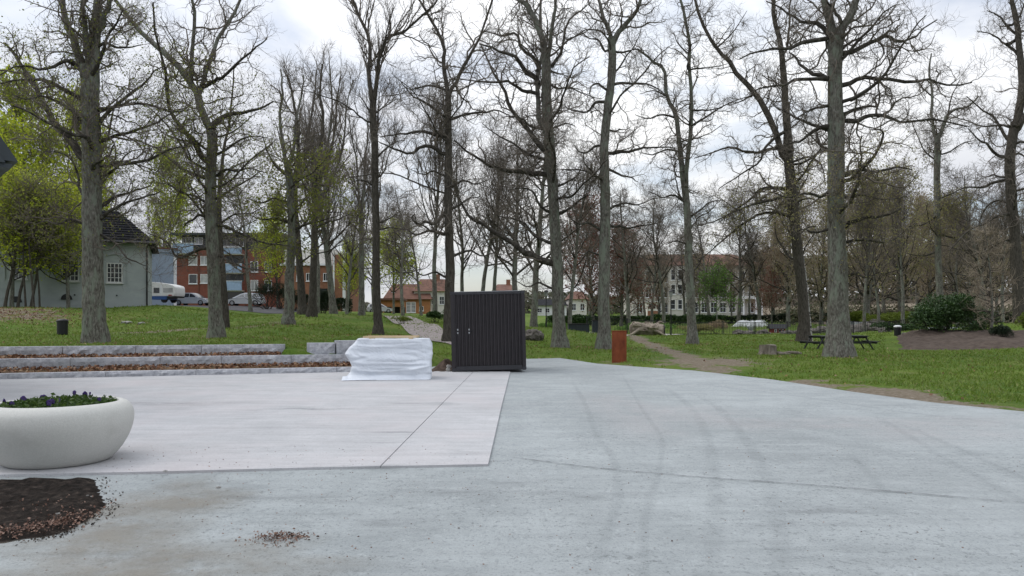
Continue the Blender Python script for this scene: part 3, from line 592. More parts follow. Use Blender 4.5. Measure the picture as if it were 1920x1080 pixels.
# ---- generic trees, grown once per kind and copied
def grown_tree(seed, h, r0, style, n1, first=.3, l1=.35, twig='twig', leaf=None, nleaf=3000, lsize=.16, bark='bark', per2=7, per3=7, per4=4, fork=1, up1=.1, ang=(.7, 1.2), rmin=.011, lean=0.0, w1=.16, name='bare_tree', leafjit=.15, l3=.95, trunkw=.035, sides=10):
    rg = np.random.default_rng(seed); root = empty(name, (0, 0, -500))
    p = np.zeros((1, 3)); P = grow(p, np.array([[lean, 0, 1.]]), np.array([h*.93]), 20, trunkw, .05, rg); rr = r0*np.linspace(1, .13, 21)[None]**.9
    me, TP, TR = trunk_mesh('trunk', P[0], rr[0], M[bark], sides=sides, flare=.25, rg=rg, K=24); obj('trunk', me, root)
    pp, d, r, t = spawn(TP, TR, n1, first, .97, *ang, rg); L1 = h*l1*(1.1-.7*(t-first)/(1-first))*rg.uniform(.7, 1.2, len(t)); P1 = grow(pp, d, L1, 10, w1, up1, rg)
    R1 = np.clip(r*.5, .02, None)[:, None]*np.linspace(1, .2, 11); V, Q = tube(P1, R1, 5, .04, rg); obj("limb", np_mesh("limb", V, Q, M['limb']), root)['kind'] = 'stuff'
    V, Q, tips = ramify([(P1, R1, L1), (TP[:, 14:], TR[:, 14:], np.array([h*.3]))], rg, style, per2, per3, per4, .42, l3, .45, rmin, 3)
    o = obj('crown', np_mesh('crown', V, Q, M[twig]), root); o['kind'] = 'stuff'
    if leaf:
        sel = tips[rg.integers(0, len(tips), nleaf)]; V, Q = leaves(sel, lsize, rg, jit=leafjit); o = obj('foliage', np_mesh('foliage', V, Q, M[leaf], False), root); o['kind'] = 'stuff'
    return root
used = set()
def place_tree(proto, px, py, Y, label, h=1.0, rz=0.0, group=None, cat='tree', wide=1.0, loc=None):
    o = proto if id(proto) not in used else copy_tree(proto); used.add(id(proto))
    x, y = (at(px, py, Y)[:2] if loc is None else loc); o.location = (x, y, H(x, y)); o.rotation_euler = (0, 0, rz); o.scale = (h*wide, h*wide, h)
    for k in ('label', 'category', 'group'):
        if k in o: del o[k]
    return tag(o, label, cat, group)
# ------------------------------------------------------------------ the old trees in front, limb by limb
GF = 'old park trees in front'
traced_tree('T1', 'thick old tree on the lawn behind the left end of the upper granite wall', [(178,643,50),(176,600,43),(174,540,40),(173,470,38),(173,400,37),(173,340,36),(171,280,36),(170,220,35),(168,160,34),(166,125,32)],
 [(17,.1,[(160,140),(146,100),(134,62),(122,25),(112,-25)]),(12,-.2,[(166,130),(163,80),(157,30),(151,-20)]),(24,.15,[(172,150),(177,95),(179,40),(181,-30)]),(13,-.3,[(178,90),(187,55),(198,22),(210,-15)])],
 [(14,.25,[(157,300),(140,272),(112,246),(88,210),(72,168),(52,140),(38,118),(24,97),(12,80)]),
  (8,-.4,[(150,130),(133,113),(116,116),(95,128),(72,130),(48,124),(22,128),(-4,141)]),
  (7,.3,[(184,88),(198,80),(214,88),(232,89),(247,88),(264,84)]),
  (8,-.3,[(188,205),(215,200),(250,193),(285,197),(320,210),(350,206)]),
  (8,.5,[(190,262),(222,253),(250,246),(290,231),(318,214),(352,200)]),
  (9,-.5,[(186,311),(212,308),(240,307),(268,302),(294,292),(322,279),(352,274)]),
  (6,.2,[(190,334),(207,322),(222,312),(232,296),(246,283),(272,279)]),
  (8,.4,[(186,230),(205,208),(230,186),(258,166),(278,150),(288,134),(306,125)]),
  (8,-.35,[(188,410),(204,397),(222,386),(246,376),(277,367),(300,360)]),
  (6,.5,[(160,372),(148,352),(146,330),(138,305),(120,290),(100,283),(75,285)]),
  (6,-.6,[(158,235),(130,205),(105,190),(80,180),(50,186),(20,176)]),
  (6,.5,[(158,420),(130,412),(108,420),(85,414),(60,425)]),
  (5,-.5,[(188,440),(215,455),(236,482),(258,492),(276,500)])], seed=11, leaf='bud', nleaf=8000, lleaf=.075, leafz=(4.5,13), group=GF, extra=6)
traced_tree('T2', 'tall grey tree with a spreading fork behind the granite walls, second from the left', [(405,635,36),(404,600,27),(402,550,25),(399,480,24),(396,420,23),(395,360,22),(395,310,21),(398,270,19),(394,245,18)],
 [(15,.2,[(395,255),(384,222),(373,195),(362,162),(347,140),(322,113),(298,88),(267,62),(247,42),(225,10)]),(9,-.2,[(362,168),(357,142),(361,95),(364,36),(359,-15)]),(9,.3,[(374,172),(387,135),(403,84),(432,36),(453,-10)])],
 [(8,-.4,[(388,160),(402,150),(420,143),(450,114),(480,90),(500,72)]),
  (12,.35,[(398,240),(408,228),(422,217),(440,211),(457,211),(485,203),(512,190)]),
  (11,-.3,[(384,302),(372,282),(360,262),(346,243),(332,230),(318,208),(314,165),(308,118),(290,70),(286,5)]),
  (9,.4,[(384,333),(366,329),(347,320),(330,307),(313,293),(292,277),(253,262)]),
  (6,-.4,[(404,330),(425,318),(446,321),(470,316),(495,322)]),
  (7,.5,[(406,372),(424,362),(443,350),(465,338),(490,320)]),
  (7,-.2,[(407,421),(428,426),(450,437),(475,448),(500,457),(542,461)]),
  (6,.3,[(384,405),(372,404),(362,413),(350,418),(342,428)]),
  (7,.3,[(386,465),(370,470),(352,478),(337,483),(326,476),(316,458),(298,446),(278,438)]),
  (6,-.4,[(410,478),(430,490),(452,500),(475,505),(498,507)]),
  (6,-.5,[(405,290),(425,280),(450,262),(470,255),(500,258)]),
  (5,.6,[(386,380),(362,366),(340,362),(315,345),(290,342)])], seed=12, leaf='bud', nleaf=8000, lleaf=.08, leafz=(5,13), group=GF, extra=6)
traced_tree('T2b', 'dark leaning trunk half hidden right behind the second tree from the left', [(424,616,17),(420,560,15),(416,500,13),(412,440,11),(411,380,10),(414,320,8)], [(6,.2,[(414,330),(420,280),(430,230),(436,170),(440,120)])],
 [(4,.3,[(412,420),(440,402),(470,400),(500,385)]),(4,-.3,[(412,400),(392,380),(370,372)]),(4,.4,[(414,340),(440,312),(470,300),(494,280)])], 'oak', GF, bark='barkdark', seed=13, extra=4, dens=.8)
traced_tree('T3a', 'grey tree with a green tinged foot, left of a close pair of trunks', [(540,609,28),(541,580,20),(543,520,18),(546,460,16),(546,400,15),(542,345,14),(537,300,12)], [(8,.1,[(537,305),(530,260),(524,215),(530,170),(526,130)]),(7,.2,[(540,320),(552,270),(556,220),(566,175),(570,140)])],
 [(6,.4,[(548,432),(575,420),(600,415),(640,402)]),(6,-.4,[(540,380),(515,372),(490,380),(465,372)]),(6,.3,[(546,420),(520,410),(495,412),(470,405)]),(5,-.3,[(540,330),(515,310),(500,280),(492,250)]),(5,.5,[(545,350),(570,320),(585,290),(590,255)]),(5,.2,[(544,450),(520,455),(490,468)])], 'oak', GF, seed=14, leaf='bud', nleaf=5000, lleaf=.13, leafz=(4,11), extra=5, dens=.85)
traced_tree('T3b', 'dark trunk of a close pair, its base nearly joined to the one on its right', [(568,589,20),(566,560,16),(562,500,14),(557,440,13),(553,380,12),(553,330,11)], [(8,0,[(553,335),(560,280),(556,220),(548,180),(540,140)]),(7,.3,[(555,350),(572,300),(580,240),(590,180),(594,130)])],
 [(5,.3,[(556,420),(538,395),(520,384),(505,370)]),(5,-.3,[(554,390),(575,372),(588,352)]),(5,.2,[(553,340),(535,300),(525,260),(515,225)])], 'broom', GF, bark='barkdark', seed=15, extra=3, dens=.8, per3=7, per4=4)
traced_tree('T3c', 'straight dark trunk with its foot in long grass, right one of a close pair', [(584,595,21),(586,560,16),(588,500,13),(589,440,12),(590,380,11),(590,330,10)], [(8,0,[(590,335),(600,280),(606,220),(600,170),(604,120)]),(6,.2,[(591,350),(615,300),(628,240),(632,190),(640,140)])],
 [(5,.3,[(589,430),(610,418),(632,412),(655,402)]),(5,-.3,[(590,370),(572,350),(560,325)]),(5,.2,[(590,345),(570,300),(575,250),(570,200)])], 'broom', GF, bark='barkdark', seed=16, extra=3, dens=.8, per3=7, per4=4)
traced_tree('T3d', 'slender tree leaning left in front of the brick building with the white pilaster', [(626,588,17),(622,550,13),(616,500,11),(610,450,9),(602,400,9),(598,350,8)], [(6,0,[(598,355),(604,300),(620,240),(622,180),(618,120)]),(5,.2,[(600,370),(630,320),(645,260),(650,200),(662,150)])],
 [(4,.3,[(612,462),(636,440),(650,425),(665,415)]),(4,-.3,[(606,430),(585,440),(570,452)]),(4,.2,[(600,380),(575,340),(578,300)])], 'broom', GF, seed=17, extra=3, dens=1.0)
traced_tree('T4', 'tall slim bare tree standing behind the white covered pallet', [(709,627,24),(708,605,17),(706,560,16),(705,500,15),(705,440,15),(704,380,14),(703,320,14),(702,260,14),(699,210,13),(699,183,12)], [(8,.1,[(699,188),(692,145),(690,127),(695,88),(684,52),(671,24),(662,0)]),(8,-.2,[(702,188),(707,135),(717,93),(727,70),(750,62),(765,55)])],
 [(4,.2,[(706,258),(709,220),(710,190),(714,160)]),(4,-.3,[(697,216),(688,200),(678,184),(668,178)]),(4,.3,[(704,420),(725,412),(745,400)]),(4,-.4,[(703,350),(680,338),(662,340)]),(4,.4,[(703,300),(722,280),(740,268),(760,262)]),(4,.5,[(698,120),(680,95),(668,60)]),(4,-.3,[(716,95),(730,40),(738,10)]),(4,.3,[(708,432),(730,426),(750,430),(775,428)])], 'broom', GF, bark='barkdark', seed=18, extra=4, dens=1.15)
traced_tree('T4b', 'thin trunk beside the lime green tree, just left of the tall slim one', [(678,592,15),(678,560,12),(678,500,11),(678,440,10),(676,390,9)], [(5,0,[(676,400),(671,350),(668,300),(660,260),(655,215)]),(5,.1,[(677,400),(683,350),(684,300),(690,260),(688,220)])],
 [(3,.3,[(678,440),(660,420),(645,415)]),(3,-.3,[(678,420),(692,400)]),(3,.2,[(672,360),(655,330),(640,300)]),(3,.2,[(684,340),(696,310)])], 'broom', GF, seed=19, extra=3, dens=1.0)
traced_tree('T5', 'dark trunked oak rising directly behind the left side of the dark container', [(841,641,28),(841,610,22),(843,560,20),(844,500,19),(842,440,17),(840,380,16),(840,320,15),(841,260,14),(840,210,13),(840,172,13)], [(8,.1,[(839,178),(835,140),(832,110),(834,92),(824,66),(810,40),(798,18),(780,-8)]),(8,-.2,[(842,180),(848,166),(858,148),(868,128),(880,106),(897,77),(908,50)])],
 [(8,.4,[(836,256),(812,252),(788,247),(765,250),(740,253),(712,258)]),
  (8,-.4,[(834,290),(820,282),(806,273),(788,276),(772,287),(755,284),(738,280),(724,272),(712,267)]),
  (6,.3,[(846,224),(862,218),(882,213),(906,211),(928,206),(948,212),(967,223)]),
  (6,-.3,[(837,222),(824,212),(812,202),(793,190),(773,180),(762,166),(750,150)]),
  (5,.4,[(834,168),(816,162),(800,161),(784,165),(770,168),(756,160)]),
  (6,.5,[(848,390),(864,383),(880,372),(900,370)]),(7,-.2,[(836,395),(815,420),(800,415),(785,422),(772,410),(778,402)]),
  (6,.3,[(848,350),(870,338),(890,345),(915,338)]),(6,-.5,[(834,440),(808,432),(782,440),(760,430),(735,436)]),(6,.4,[(850,480),(880,470),(905,480),(930,472)]),
  (5,-.4,[(836,520),(815,510),(795,516),(775,505)]),(5,.5,[(834,330),(812,320),(795,327),(770,318)])], 'oak', GF, bark='barkdark', seed=20, extra=5)
traced_tree('T6', 'large oak right behind the dark container with a low limb reaching left', [(1050,654,40),(1049,620,28),(1047,580,25),(1045,520,24),(1042,460,23),(1039,400,22),(1036,350,22),(1031,290,22),(1027,230,22),(1025,180,20),(1024,130,19),(1023,105,18)],
 [(13,.1,[(1022,115),(1016,68),(1006,42),(992,16),(974,-2),(955,-18)]),(9,-.2,[(1025,115),(1030,92),(1035,50),(1040,5),(1042,-30)]),(9,.3,[(1013,235),(1009,190),(1007,150),(1013,118),(1017,90),(1012,40),(1014,-20)])],
 [(7,.3,[(1035,124),(1046,108),(1053,96),(1057,68),(1070,34),(1090,20),(1108,4)]),
  (11,-.3,[(1008,148),(992,138),(982,130),(970,110),(958,103),(940,97),(917,88),(898,82)]),
  (8,.4,[(1010,124),(1002,108),(992,102),(976,90),(971,64),(955,65),(938,67),(917,60),(900,58)]),
  (8,-.4,[(1004,174),(992,172),(980,170),(964,160),(950,153),(924,154),(897,153),(857,147)]),
  (10,.35,[(1018,280),(1008,266),(996,252),(982,235),(967,217),(956,198),(950,183),(940,160),(928,140),(920,123),(910,104),(902,88)]),
  (6,-.3,[(1017,241),(1004,239),(990,233),(978,222),(962,219),(940,220)]),
  (6,.5,[(1024,300),(1008,296),(993,290),(975,278),(960,267),(940,258),(920,245),(905,232)]),
  (10,-.2,[(1026,329),(1005,327),(985,324),(960,322),(940,319),(922,312),(900,298),(880,287),(866,276),(850,262)]),
  (13,.25,[(1036,495),(1015,487),(1000,480),(983,473),(962,458),(940,443),(922,432),(906,422),(890,413),(877,402),(866,382),(854,358),(848,338)]),
  (6,-.5,[(1046,400),(1070,390),(1090,372),(1110,365)]),(6,.5,[(1044,350),(1062,342),(1082,330),(1092,310)]),(7,.5,[(1030,455),(1000,440),(985,420),(960,410),(930,405)]),
  (6,-.6,[(1034,400),(1012,385),(1000,360),(975,352),(950,358)]),(5,.3,[(1036,240),(1060,232),(1078,235)]),(5,-.3,[(1032,540),(1010,530),(990,538),(965,525)])], 'oak', GF, seed=21, extra=6)
traced_tree('T7', 'slightly bent tall oak beside the rusty steel pillar', [(1133,656,36),(1133,625,26),(1132,580,24),(1132,520,23),(1134,460,22),(1135,400,21),(1134,350,20),(1133,300,18),(1135,250,18),(1140,200,17),(1146,150,16),(1148,110,16),(1147,70,16)],
 [(9,.1,[(1147,78),(1141,52),(1130,28),(1124,2),(1118,-25)]),(10,-.2,[(1149,78),(1160,60),(1172,47),(1182,36),(1196,14),(1204,-8)])],
 [(6,.4,[(1134,191),(1117,192),(1108,202),(1098,211),(1080,207),(1063,203),(1058,193)]),(5,-.4,[(1140,170),(1128,162),(1120,157),(1108,162),(1106,180),(1114,184)]),
  (6,.3,[(1127,272),(1113,276),(1098,287),(1084,282),(1078,273)]),(6,-.3,[(1154,158),(1172,156),(1190,157),(1210,158),(1227,163),(1252,180)]),(5,.4,[(1155,97),(1172,98),(1190,92),(1205,95)]),
  (7,-.4,[(1141,287),(1160,286),(1187,283),(1202,279),(1217,277),(1242,276),(1267,278)]),(6,.3,[(1142,318),(1156,324),(1172,331),(1185,333),(1196,342)]),(6,.4,[(1146,424),(1162,424),(1180,428),(1205,422),(1233,420)]),
  (6,-.4,[(1125,330),(1112,340),(1105,348)]),(6,.5,[(1146,390),(1170,380),(1195,384),(1225,372)]),(6,-.5,[(1125,430),(1105,418),(1085,420),(1065,405)]),(5,.5,[(1126,480),(1106,472),(1090,480)]),(5,.3,[(1134,95),(1122,75),(1105,72),(1090,60)])], 'oak', GF, seed=22, extra=6)
traced_tree('T8', 'slender forked tree right of the rusty pillar, bending left towards its top', [(1298,646,26),(1297,610,18),(1295,560,17),(1292,500,16),(1290,440,15),(1288,390,14),(1284,345,14)], [(11,.1,[(1284,350),(1279,310),(1272,260),(1268,220),(1258,198),(1250,178),(1247,134),(1234,120),(1220,112),(1195,92)]),(9,-.2,[(1286,352),(1289,310),(1292,270),(1297,220),(1297,170),(1291,120),(1293,74),(1284,30),(1276,0)])],
 [(5,.3,[(1294,236),(1320,222),(1345,205),(1370,192),(1405,180)]),(5,-.3,[(1296,205),(1330,206),(1355,202)]),(4,.3,[(1250,180),(1225,170),(1200,176)]),(5,.3,[(1268,222),(1240,215),(1215,222),(1190,215)]),(5,-.4,[(1276,285),(1250,280),(1225,290),(1200,286)]),(5,.3,[(1288,410),(1310,396),(1330,380),(1360,375)]),(5,-.3,[(1284,380),(1262,366),(1240,370),(1215,358)]),(4,.4,[(1290,130),(1310,128),(1340,126),(1370,118)]),(4,.2,[(1290,100),(1272,82),(1262,60)]),(5,-.4,[(1290,460),(1268,452),(1248,458)])], 'oak', GF, seed=23, extra=5)
traced_tree('T9', 'leaning tree with a speckled lower trunk behind the left picnic table', [(1508,641,30),(1508,610,22),(1506,570,20),(1501,510,20),(1494,450,20),(1488,400,20),(1484,350,20),(1480,310,19),(1477,270,17)], [(12,.1,[(1470,300),(1462,266),(1452,240),(1440,216),(1428,193),(1413,173),(1397,152),(1380,133),(1370,118),(1360,110),(1345,90),(1330,70),(1320,50),(1313,32),(1300,0)]),(14,-.1,[(1478,285),(1477,233),(1474,195),(1471,160),(1467,110),(1461,67),(1453,32),(1450,-10)]),(5,.3,[(1470,100),(1476,85),(1480,40),(1482,0)])],
 [(7,.3,[(1468,277),(1452,278),(1438,282),(1423,287),(1408,284),(1390,283),(1375,277),(1360,277),(1345,283),(1333,287),(1302,297)]),
  (6,-.3,[(1468,248),(1455,258),(1440,270),(1432,280),(1427,300),(1410,314),(1390,327),(1368,340),(1347,353)]),
  (8,.4,[(1476,352),(1457,353),(1440,352),(1427,354),(1416,362),(1407,373),(1378,394),(1347,413),(1307,421)]),
  (7,-.4,[(1478,366),(1452,374),(1423,380),(1400,388),(1380,396),(1347,417)]),
  (6,.5,[(1482,405),(1452,398),(1420,402),(1394,420),(1367,440),(1348,456),(1330,472),(1304,497)]),
  (4,.3,[(1345,90),(1365,70),(1382,50),(1400,20)]),(5,-.3,[(1414,174),(1400,184),(1385,192),(1365,196)]),(4,-.3,[(1482,240),(1500,226),(1510,210)]),(5,.4,[(1488,330),(1508,322),(1530,330)]),(5,-.5,[(1490,380),(1515,372),(1540,380)])], 'oak', GF, bark='barkdark', seed=24, extra=5, leaf='olive', nleaf=3000, lleaf=.10, leafz=(3,10))
traced_tree('T9b', 'speckled black and white birch trunk close against the leaning tree by the left picnic table', [(1516,639,16),(1513,590,13),(1509,540,12),(1503,490,11),(1497,440,10),(1495,390,9),(1497,340,7)], [], [(4,.3,[(1497,440),(1520,425),(1540,430)]),(4,-.3,[(1496,400),(1478,380),(1470,350)]),(4,.2,[(1496,360),(1512,335),(1518,310)])], 'fine', bark='birch', seed=29, extra=4, dens=.8, cat='tree', leaf='olive', nleaf=1500, lleaf=.09)
traced_tree('T10', 'thick straight oak on the lawn standing in front of the picnic tables', [(1571,669,62),(1571,640,48),(1571,590,40),(1570,530,38),(1569,470,35),(1568,400,33),(1567,340,32),(1567,280,32),(1566,220,30),(1565,160,27),(1565,110,27),(1567,70,30)],
 [(18,.1,[(1563,95),(1560,60),(1554,28),(1544,2),(1534,-35)]),(19,-.15,[(1571,95),(1581,58),(1593,30),(1603,2),(1616,-38)])],
 [(8,-.3,[(1578,42),(1570,30),(1562,15),(1552,4),(1540,-20)]),(9,.3,[(1553,64),(1540,50),(1530,43),(1515,42),(1500,40),(1480,27),(1460,13),(1437,2)]),
  (9,-.4,[(1552,73),(1532,75),(1513,78),(1497,84),(1480,88),(1453,93),(1432,96),(1413,97),(1387,111)]),
  (9,.4,[(1552,149),(1536,142),(1520,137),(1507,127),(1497,117),(1487,103),(1478,98)]),
  (7,-.3,[(1552,148),(1520,149),(1493,150),(1480,156),(1467,160),(1445,162),(1423,167),(1405,178)]),
  (9,.3,[(1552,235),(1540,240),(1530,243),(1518,252),(1510,260),(1500,265),(1487,267),(1472,272)]),
  (6,-.4,[(1552,199),(1540,201),(1527,203),(1512,210),(1500,217),(1483,230)]),
  (9,.3,[(1577,100),(1594,98),(1610,90),(1626,83),(1643,77),(1656,69),(1667,67),(1674,72),(1680,80),(1693,79),(1707,73),(1720,65),(1733,53),(1757,37)]),
  (9,-.3,[(1580,158),(1592,155),(1603,150),(1618,147),(1633,147),(1656,148),(1680,150),(1710,155),(1728,151),(1747,150),(1762,155),(1780,160),(1800,159),(1822,156)]),
  (7,.4,[(1582,213),(1598,207),(1613,203),(1630,200),(1644,199),(1640,186),(1648,176)]),
  (9,-.35,[(1582,227),(1596,227),(1610,227),(1620,220),(1630,217),(1645,216),(1660,217),(1675,224),(1690,230),(1718,226),(1747,223),(1780,230),(1813,237)]),
  (10,.35,[(1583,329),(1595,323),(1607,320),(1623,320),(1640,323),(1664,318),(1687,313),(1710,318)]),
  (10,-.4,[(1583,424),(1598,416),(1613,410),(1638,406),(1663,403),(1690,392)]),
  (7,.5,[(1583,455),(1604,450),(1630,452),(1660,455),(1690,440)]),(7,-.5,[(1555,360),(1535,368),(1510,362),(1480,370),(1455,362)]),(6,.6,[(1554,430),(1530,436),(1505,430),(1480,442)]),
  (6,-.6,[(1586,520),(1606,512),(1622,520),(1650,510)]),(6,.4,[(1586,370),(1620,366),(1660,374),(1700,368)]),(5,-.3,[(1645,77),(1656,90),(1655,105),(1640,120)])], 'oak', GF, seed=25, extra=7, sides=20, leaf='olive', nleaf=3600, lleaf=.075, leafz=(2,8))
traced_tree('T11', 'pale trunk rising behind the big rhododendron', [(1763,618,16),(1762,560,13),(1760,500,12),(1758,440,12),(1757,380,12),(1757,300,12),(1758,250,11)], [(7,.1,[(1757,262),(1750,240),(1748,205),(1747,165),(1742,130),(1746,100)]),(8,-.2,[(1759,262),(1768,240),(1777,214),(1795,205),(1815,200),(1835,180)])],
 [(4,.3,[(1757,300),(1735,285),(1720,255),(1708,225)]),(4,-.3,[(1757,290),(1780,285),(1806,268),(1830,262)]),(4,.3,[(1748,180),(1730,165),(1715,140)]),(4,.3,[(1778,214),(1785,180),(1800,150)]),(5,-.4,[(1760,400),(1735,420),(1705,425)]),(5,.4,[(1762,380),(1790,385),(1815,370)]),(5,.3,[(1760,470),(1730,480),(1700,475)]),(5,-.4,[(1762,440),(1795,445),(1825,430)])], 'oak', GF, seed=26, extra=5, leaf='olive', nleaf=2600, lleaf=.13, leafz=(1,13))
traced_tree('T12', 'wide dark tree at the far right edge of the lawn', [(1914,606,26),(1910,560,22),(1906,500,20),(1902,430,19),(1897,370,18),(1893,310,18),(1898,260,18),(1905,230,18)], [(14,.1,[(1903,240),(1912,190),(1917,140),(1912,90),(1906,50),(1899,10),(1894,-30)]),(12,-.2,[(1905,245),(1926,210),(1944,170),(1960,120),(1970,60)])],
 [(6,.3,[(1914,110),(1898,92),(1880,80),(1860,64),(1832,58)]),(7,-.3,[(1893,300),(1870,290),(1850,270),(1835,262),(1815,240)]),(7,.3,[(1895,335),(1866,342),(1840,352),(1815,350),(1790,360)]),(6,-.3,[(1900,400),(1870,405),(1845,420),(1815,432),(1780,470)]),(7,.4,[(1898,270),(1880,250),(1865,220),(1840,205),(1812,180)]),(6,.3,[(1908,70),(1890,50),(1872,30),(1850,20)]),(6,-.5,[(1900,360),(1930,350),(1960,330)]),(6,.5,[(1904,450),(1880,452),(1850,470),(1820,480)]),(5,.3,[(1906,40),(1920,10),(1930,-20)])], 'oak', GF, bark='barkdark', seed=27, extra=6)

# ------------------------------------------------------------------ trees further back: six kinds, copied
GB = 'bare trees further back in the park'
oakA = grown_tree(101, 17, .26, 'oak', 22, .22, .34, per2=8, per3=6, per4=3)
oakB = grown_tree(102, 16, .22, 'oak', 19, .30, .36, per2=8, per3=6, per4=3, fork=2)
broomA = grown_tree(103, 16, .2, 'broom', 24, .35, .36, up1=.16, ang=(.35, .7), w1=.1, per2=7, per3=6, per4=2)
broomB = grown_tree(104, 15, .18, 'fine', 24, .25, .33, up1=.14, ang=(.5, .9), w1=.12, per2=7, per3=6, per4=2)
oliveA = grown_tree(105, 15, .24, 'fine', 34, .14, .36, twig='twigbrown', leaf='olive', nleaf=6000, lsize=.15, per2=7, per3=6, per4=2)
brownA = grown_tree(106, 14, .2, 'fine', 34, .16, .34, twig='twigbrown', leaf='brownbud', nleaf=5000, lsize=.14, per2=7, per3=6, per4=2)
B = place_tree
far = [
 (broomA, 815,592,56, 'thin straight bare tree left of the dark container above the rusty roof', 1.0), (oakA, 1000,613,50, 'stout bare tree close behind the right side of the container', .92),
 (broomB, 868,600,62, 'bare tree showing above the left part of the container roof', 1.0), (oakB, 902,602,66, 'bare tree above the container, left of the brick chimney building', 1.0), (broomA, 925,604,64, 'slim trunk above the container in front of the brick chimney building', .95),
 (oakA, 967,608,60, 'bare tree above the right part of the container roof', 1.0), (broomB, 1068,604,64, 'thin bare trunk just right of the large oak behind the container', 1.05), (oakB, 755,600,84, 'spreading bare tree behind the lime green tree', 1.0),
 (oakB, 1245,605,80, 'bare tree in front of the left end of the white building', .95), (broomB, 1222,602,92, 'bare tree left of the white building over the copper tree', 1.0), (oakA, 1385,604,88, 'bare tree in front of the middle of the white building', .95), (oakB, 1425,606,86, 'bare tree in front of the right corner of the white building', 1.0),
 (broomA, 622,585,66, 'upright bare tree behind the slender leaning one', 1.0), (broomB, 650,583,72, 'upright bare tree behind the white pilaster building', 1.0), (oakB, 470,580,68, 'bare spreading tree among the parked cars and flats', .85), (broomA, 596,584,62, 'upright bare tree behind the close pair of trunks', 1.05),
 (oakA, 215,574,78, 'bare tree showing above the grey house roof', 1.0), (oakB, 305,574,84, 'bare tree showing above the blue grey annex', .85), (oakA, 60,574,80, 'bare tree above the left end of the grey house', 1.1),
 (oakA, 1180,607,76, 'bare tree behind the copper leaved tree', .9), (broomB, 1105,604,100, 'bare tree behind the tip of the copper leaved tree', 1.0), (oakB, 1210,606,98, 'bare tree at the left end of the white building beside the copper tree', .8), (oakA, 1285,607,106, 'bare tree before the bay of the white building', .8), (broomA, 1405,606,104, 'upright bare tree before the balconies of the white building', .8), (oakB, 790,598,96, 'bare tree before the cream house left of the container', .9), (oakA, 700,590,104, 'bare tree behind the tall slim one by the orange shed', .9), (oakB, 1040,606,104, 'bare tree far behind the large oak trunk', .9),
 (oakB, 1330,607,100, 'bare tree rising over the red tile roof of the white building', 1.05),
]
for i, (pr, px, py, Y, lab, s) in enumerate(far): B(pr, px, py, Y, lab, s, i*1.9, GB)
GW = 'budding trees of the wood on the right'
wood = [
 (brownA, 1478,606,84, 'brown budding round tree behind the speckled leaning trunk', 1.15, 1.1), (oliveA, 1540,606,90, 'olive budding tree behind the thick oak, left side', 1.0, 1.1), (oliveA, 1625,606,86, 'olive budding tree right behind the thick oak', 1.2, 1.15), (oliveA, 1690,606,92, 'broad olive budding tree left of the pale trunk', 1.25, 1.15),
 (brownA, 1745,606,98, 'brown budding tree just left of the pale trunk', 1.2, 1.2), (oliveA, 1815,606,90, 'olive budding tree right of the rhododendron', .95, 1.1), (brownA, 1870,606,100, 'brown budding tree over the pale road on the right', 1.05, 1.1), (oliveA, 1935,606,96, 'olive budding tree at the far right edge', 1.1, 1.1),
 (brownA, 1580,606,104, 'brown budding tree hidden mostly by the thick oak', 1.2, 1.2), (oliveA, 1450,606,108, 'olive budding tree at the right corner of the white building', 1.0, 1.1), (brownA, 1655,604,112, 'brown budding tree far behind the yellow green shrub', 1.2, 1.2), (oliveA, 1785,604,114, 'olive budding tree far behind the pale trunk', 1.2, 1.2), (oliveA, 1720,604,124, 'olive budding tree deepest in the wood', 1.3, 1.2),
]
for i, (pr, px, py, Y, lab, s, wd) in enumerate(wood): B(pr, px, py, Y, lab, s, i*2.3+.4, GW, wide=wd)
for i, (pr, px, py, Y, lab, s) in enumerate([(broomA, 1620,609,72, 'thin grey trunk behind the right picnic table', .85), (broomB, 1648,609,76, 'slim trunk between the right picnic table and the bin', .9), (broomA, 1693,609,70, 'slim trunk over the yellow green shrubs', .9), (broomB, 1835,610,72, 'slim trunk right of the young larch', .8), (broomA, 1880,610,78, 'slim trunk beside the pale road', .9), (broomB, 1795,610,80, 'slim trunk behind the right half of the rhododendron', .9), (oakB, 1850,610,64, 'crooked bare tree behind the young larch', .9), (oakA, 1965,610,70, 'crooked bare tree just outside the wide dark tree', 1.0)]): B(pr, px, py, Y, lab, s, i*1.3+.2, GB)

# leafing and coloured trees
lime = grown_tree(110, 11, .14, 'fine', 26, .2, .36, leaf='lime', nleaf=7000, lsize=.20, per2=7, per3=5, per4=2, up1=.12, name='leafing_tree')
GL = 'lime green leafing trees'
B(lime, 738,590,98, 'lime green leafing tree over the orange shed at the end of the path', 1.05, 0, GL, wide=1.1)
B(lime, 655,586,88, 'small lime green tree right of the white pilaster', .75, 2.2, GL)
B(lime, 22,577,47.5, 'lime green tree in front of the grey house at the left edge', .74, 2.0, GL, wide=1.35)
B(lime, 128,577,50, 'lime green tree in front of the grey house just left of the thick trunk', .70, 5.0, GL, wide=1.3)
B(lime, 50,577,64, 'tall lime green tree rising over the grey house roof on the left', 1.75, 4.0, GL, wide=.85)
B(lime, -15,577,58, 'lime green tree at the left edge behind the gable', 1.3, 1.2, GL)
B(lime, 318,577,135, 'lime green tree far behind the annex roof', 2.6, 3.1, GL, wide=.6)
B(lime, 520,580,82, 'lime green tree behind the conifer hedge', 1.05, 5.2, GL, wide=.8)
B(lime, 150,577,70, 'lime green tree behind the thick left trunk', 1.75, 2.7, GL, wide=.6)
red = grown_tree(111, 11, .16, 'fine', 30, .08, .34, leaf='redleaf', nleaf=6500, lsize=.18, twig='twigbrown', per2=8, per3=6, per4=2, up1=.10, name='copper_tree', ang=(.6, 1.1))
GR = 'copper leaved trees before the white building'
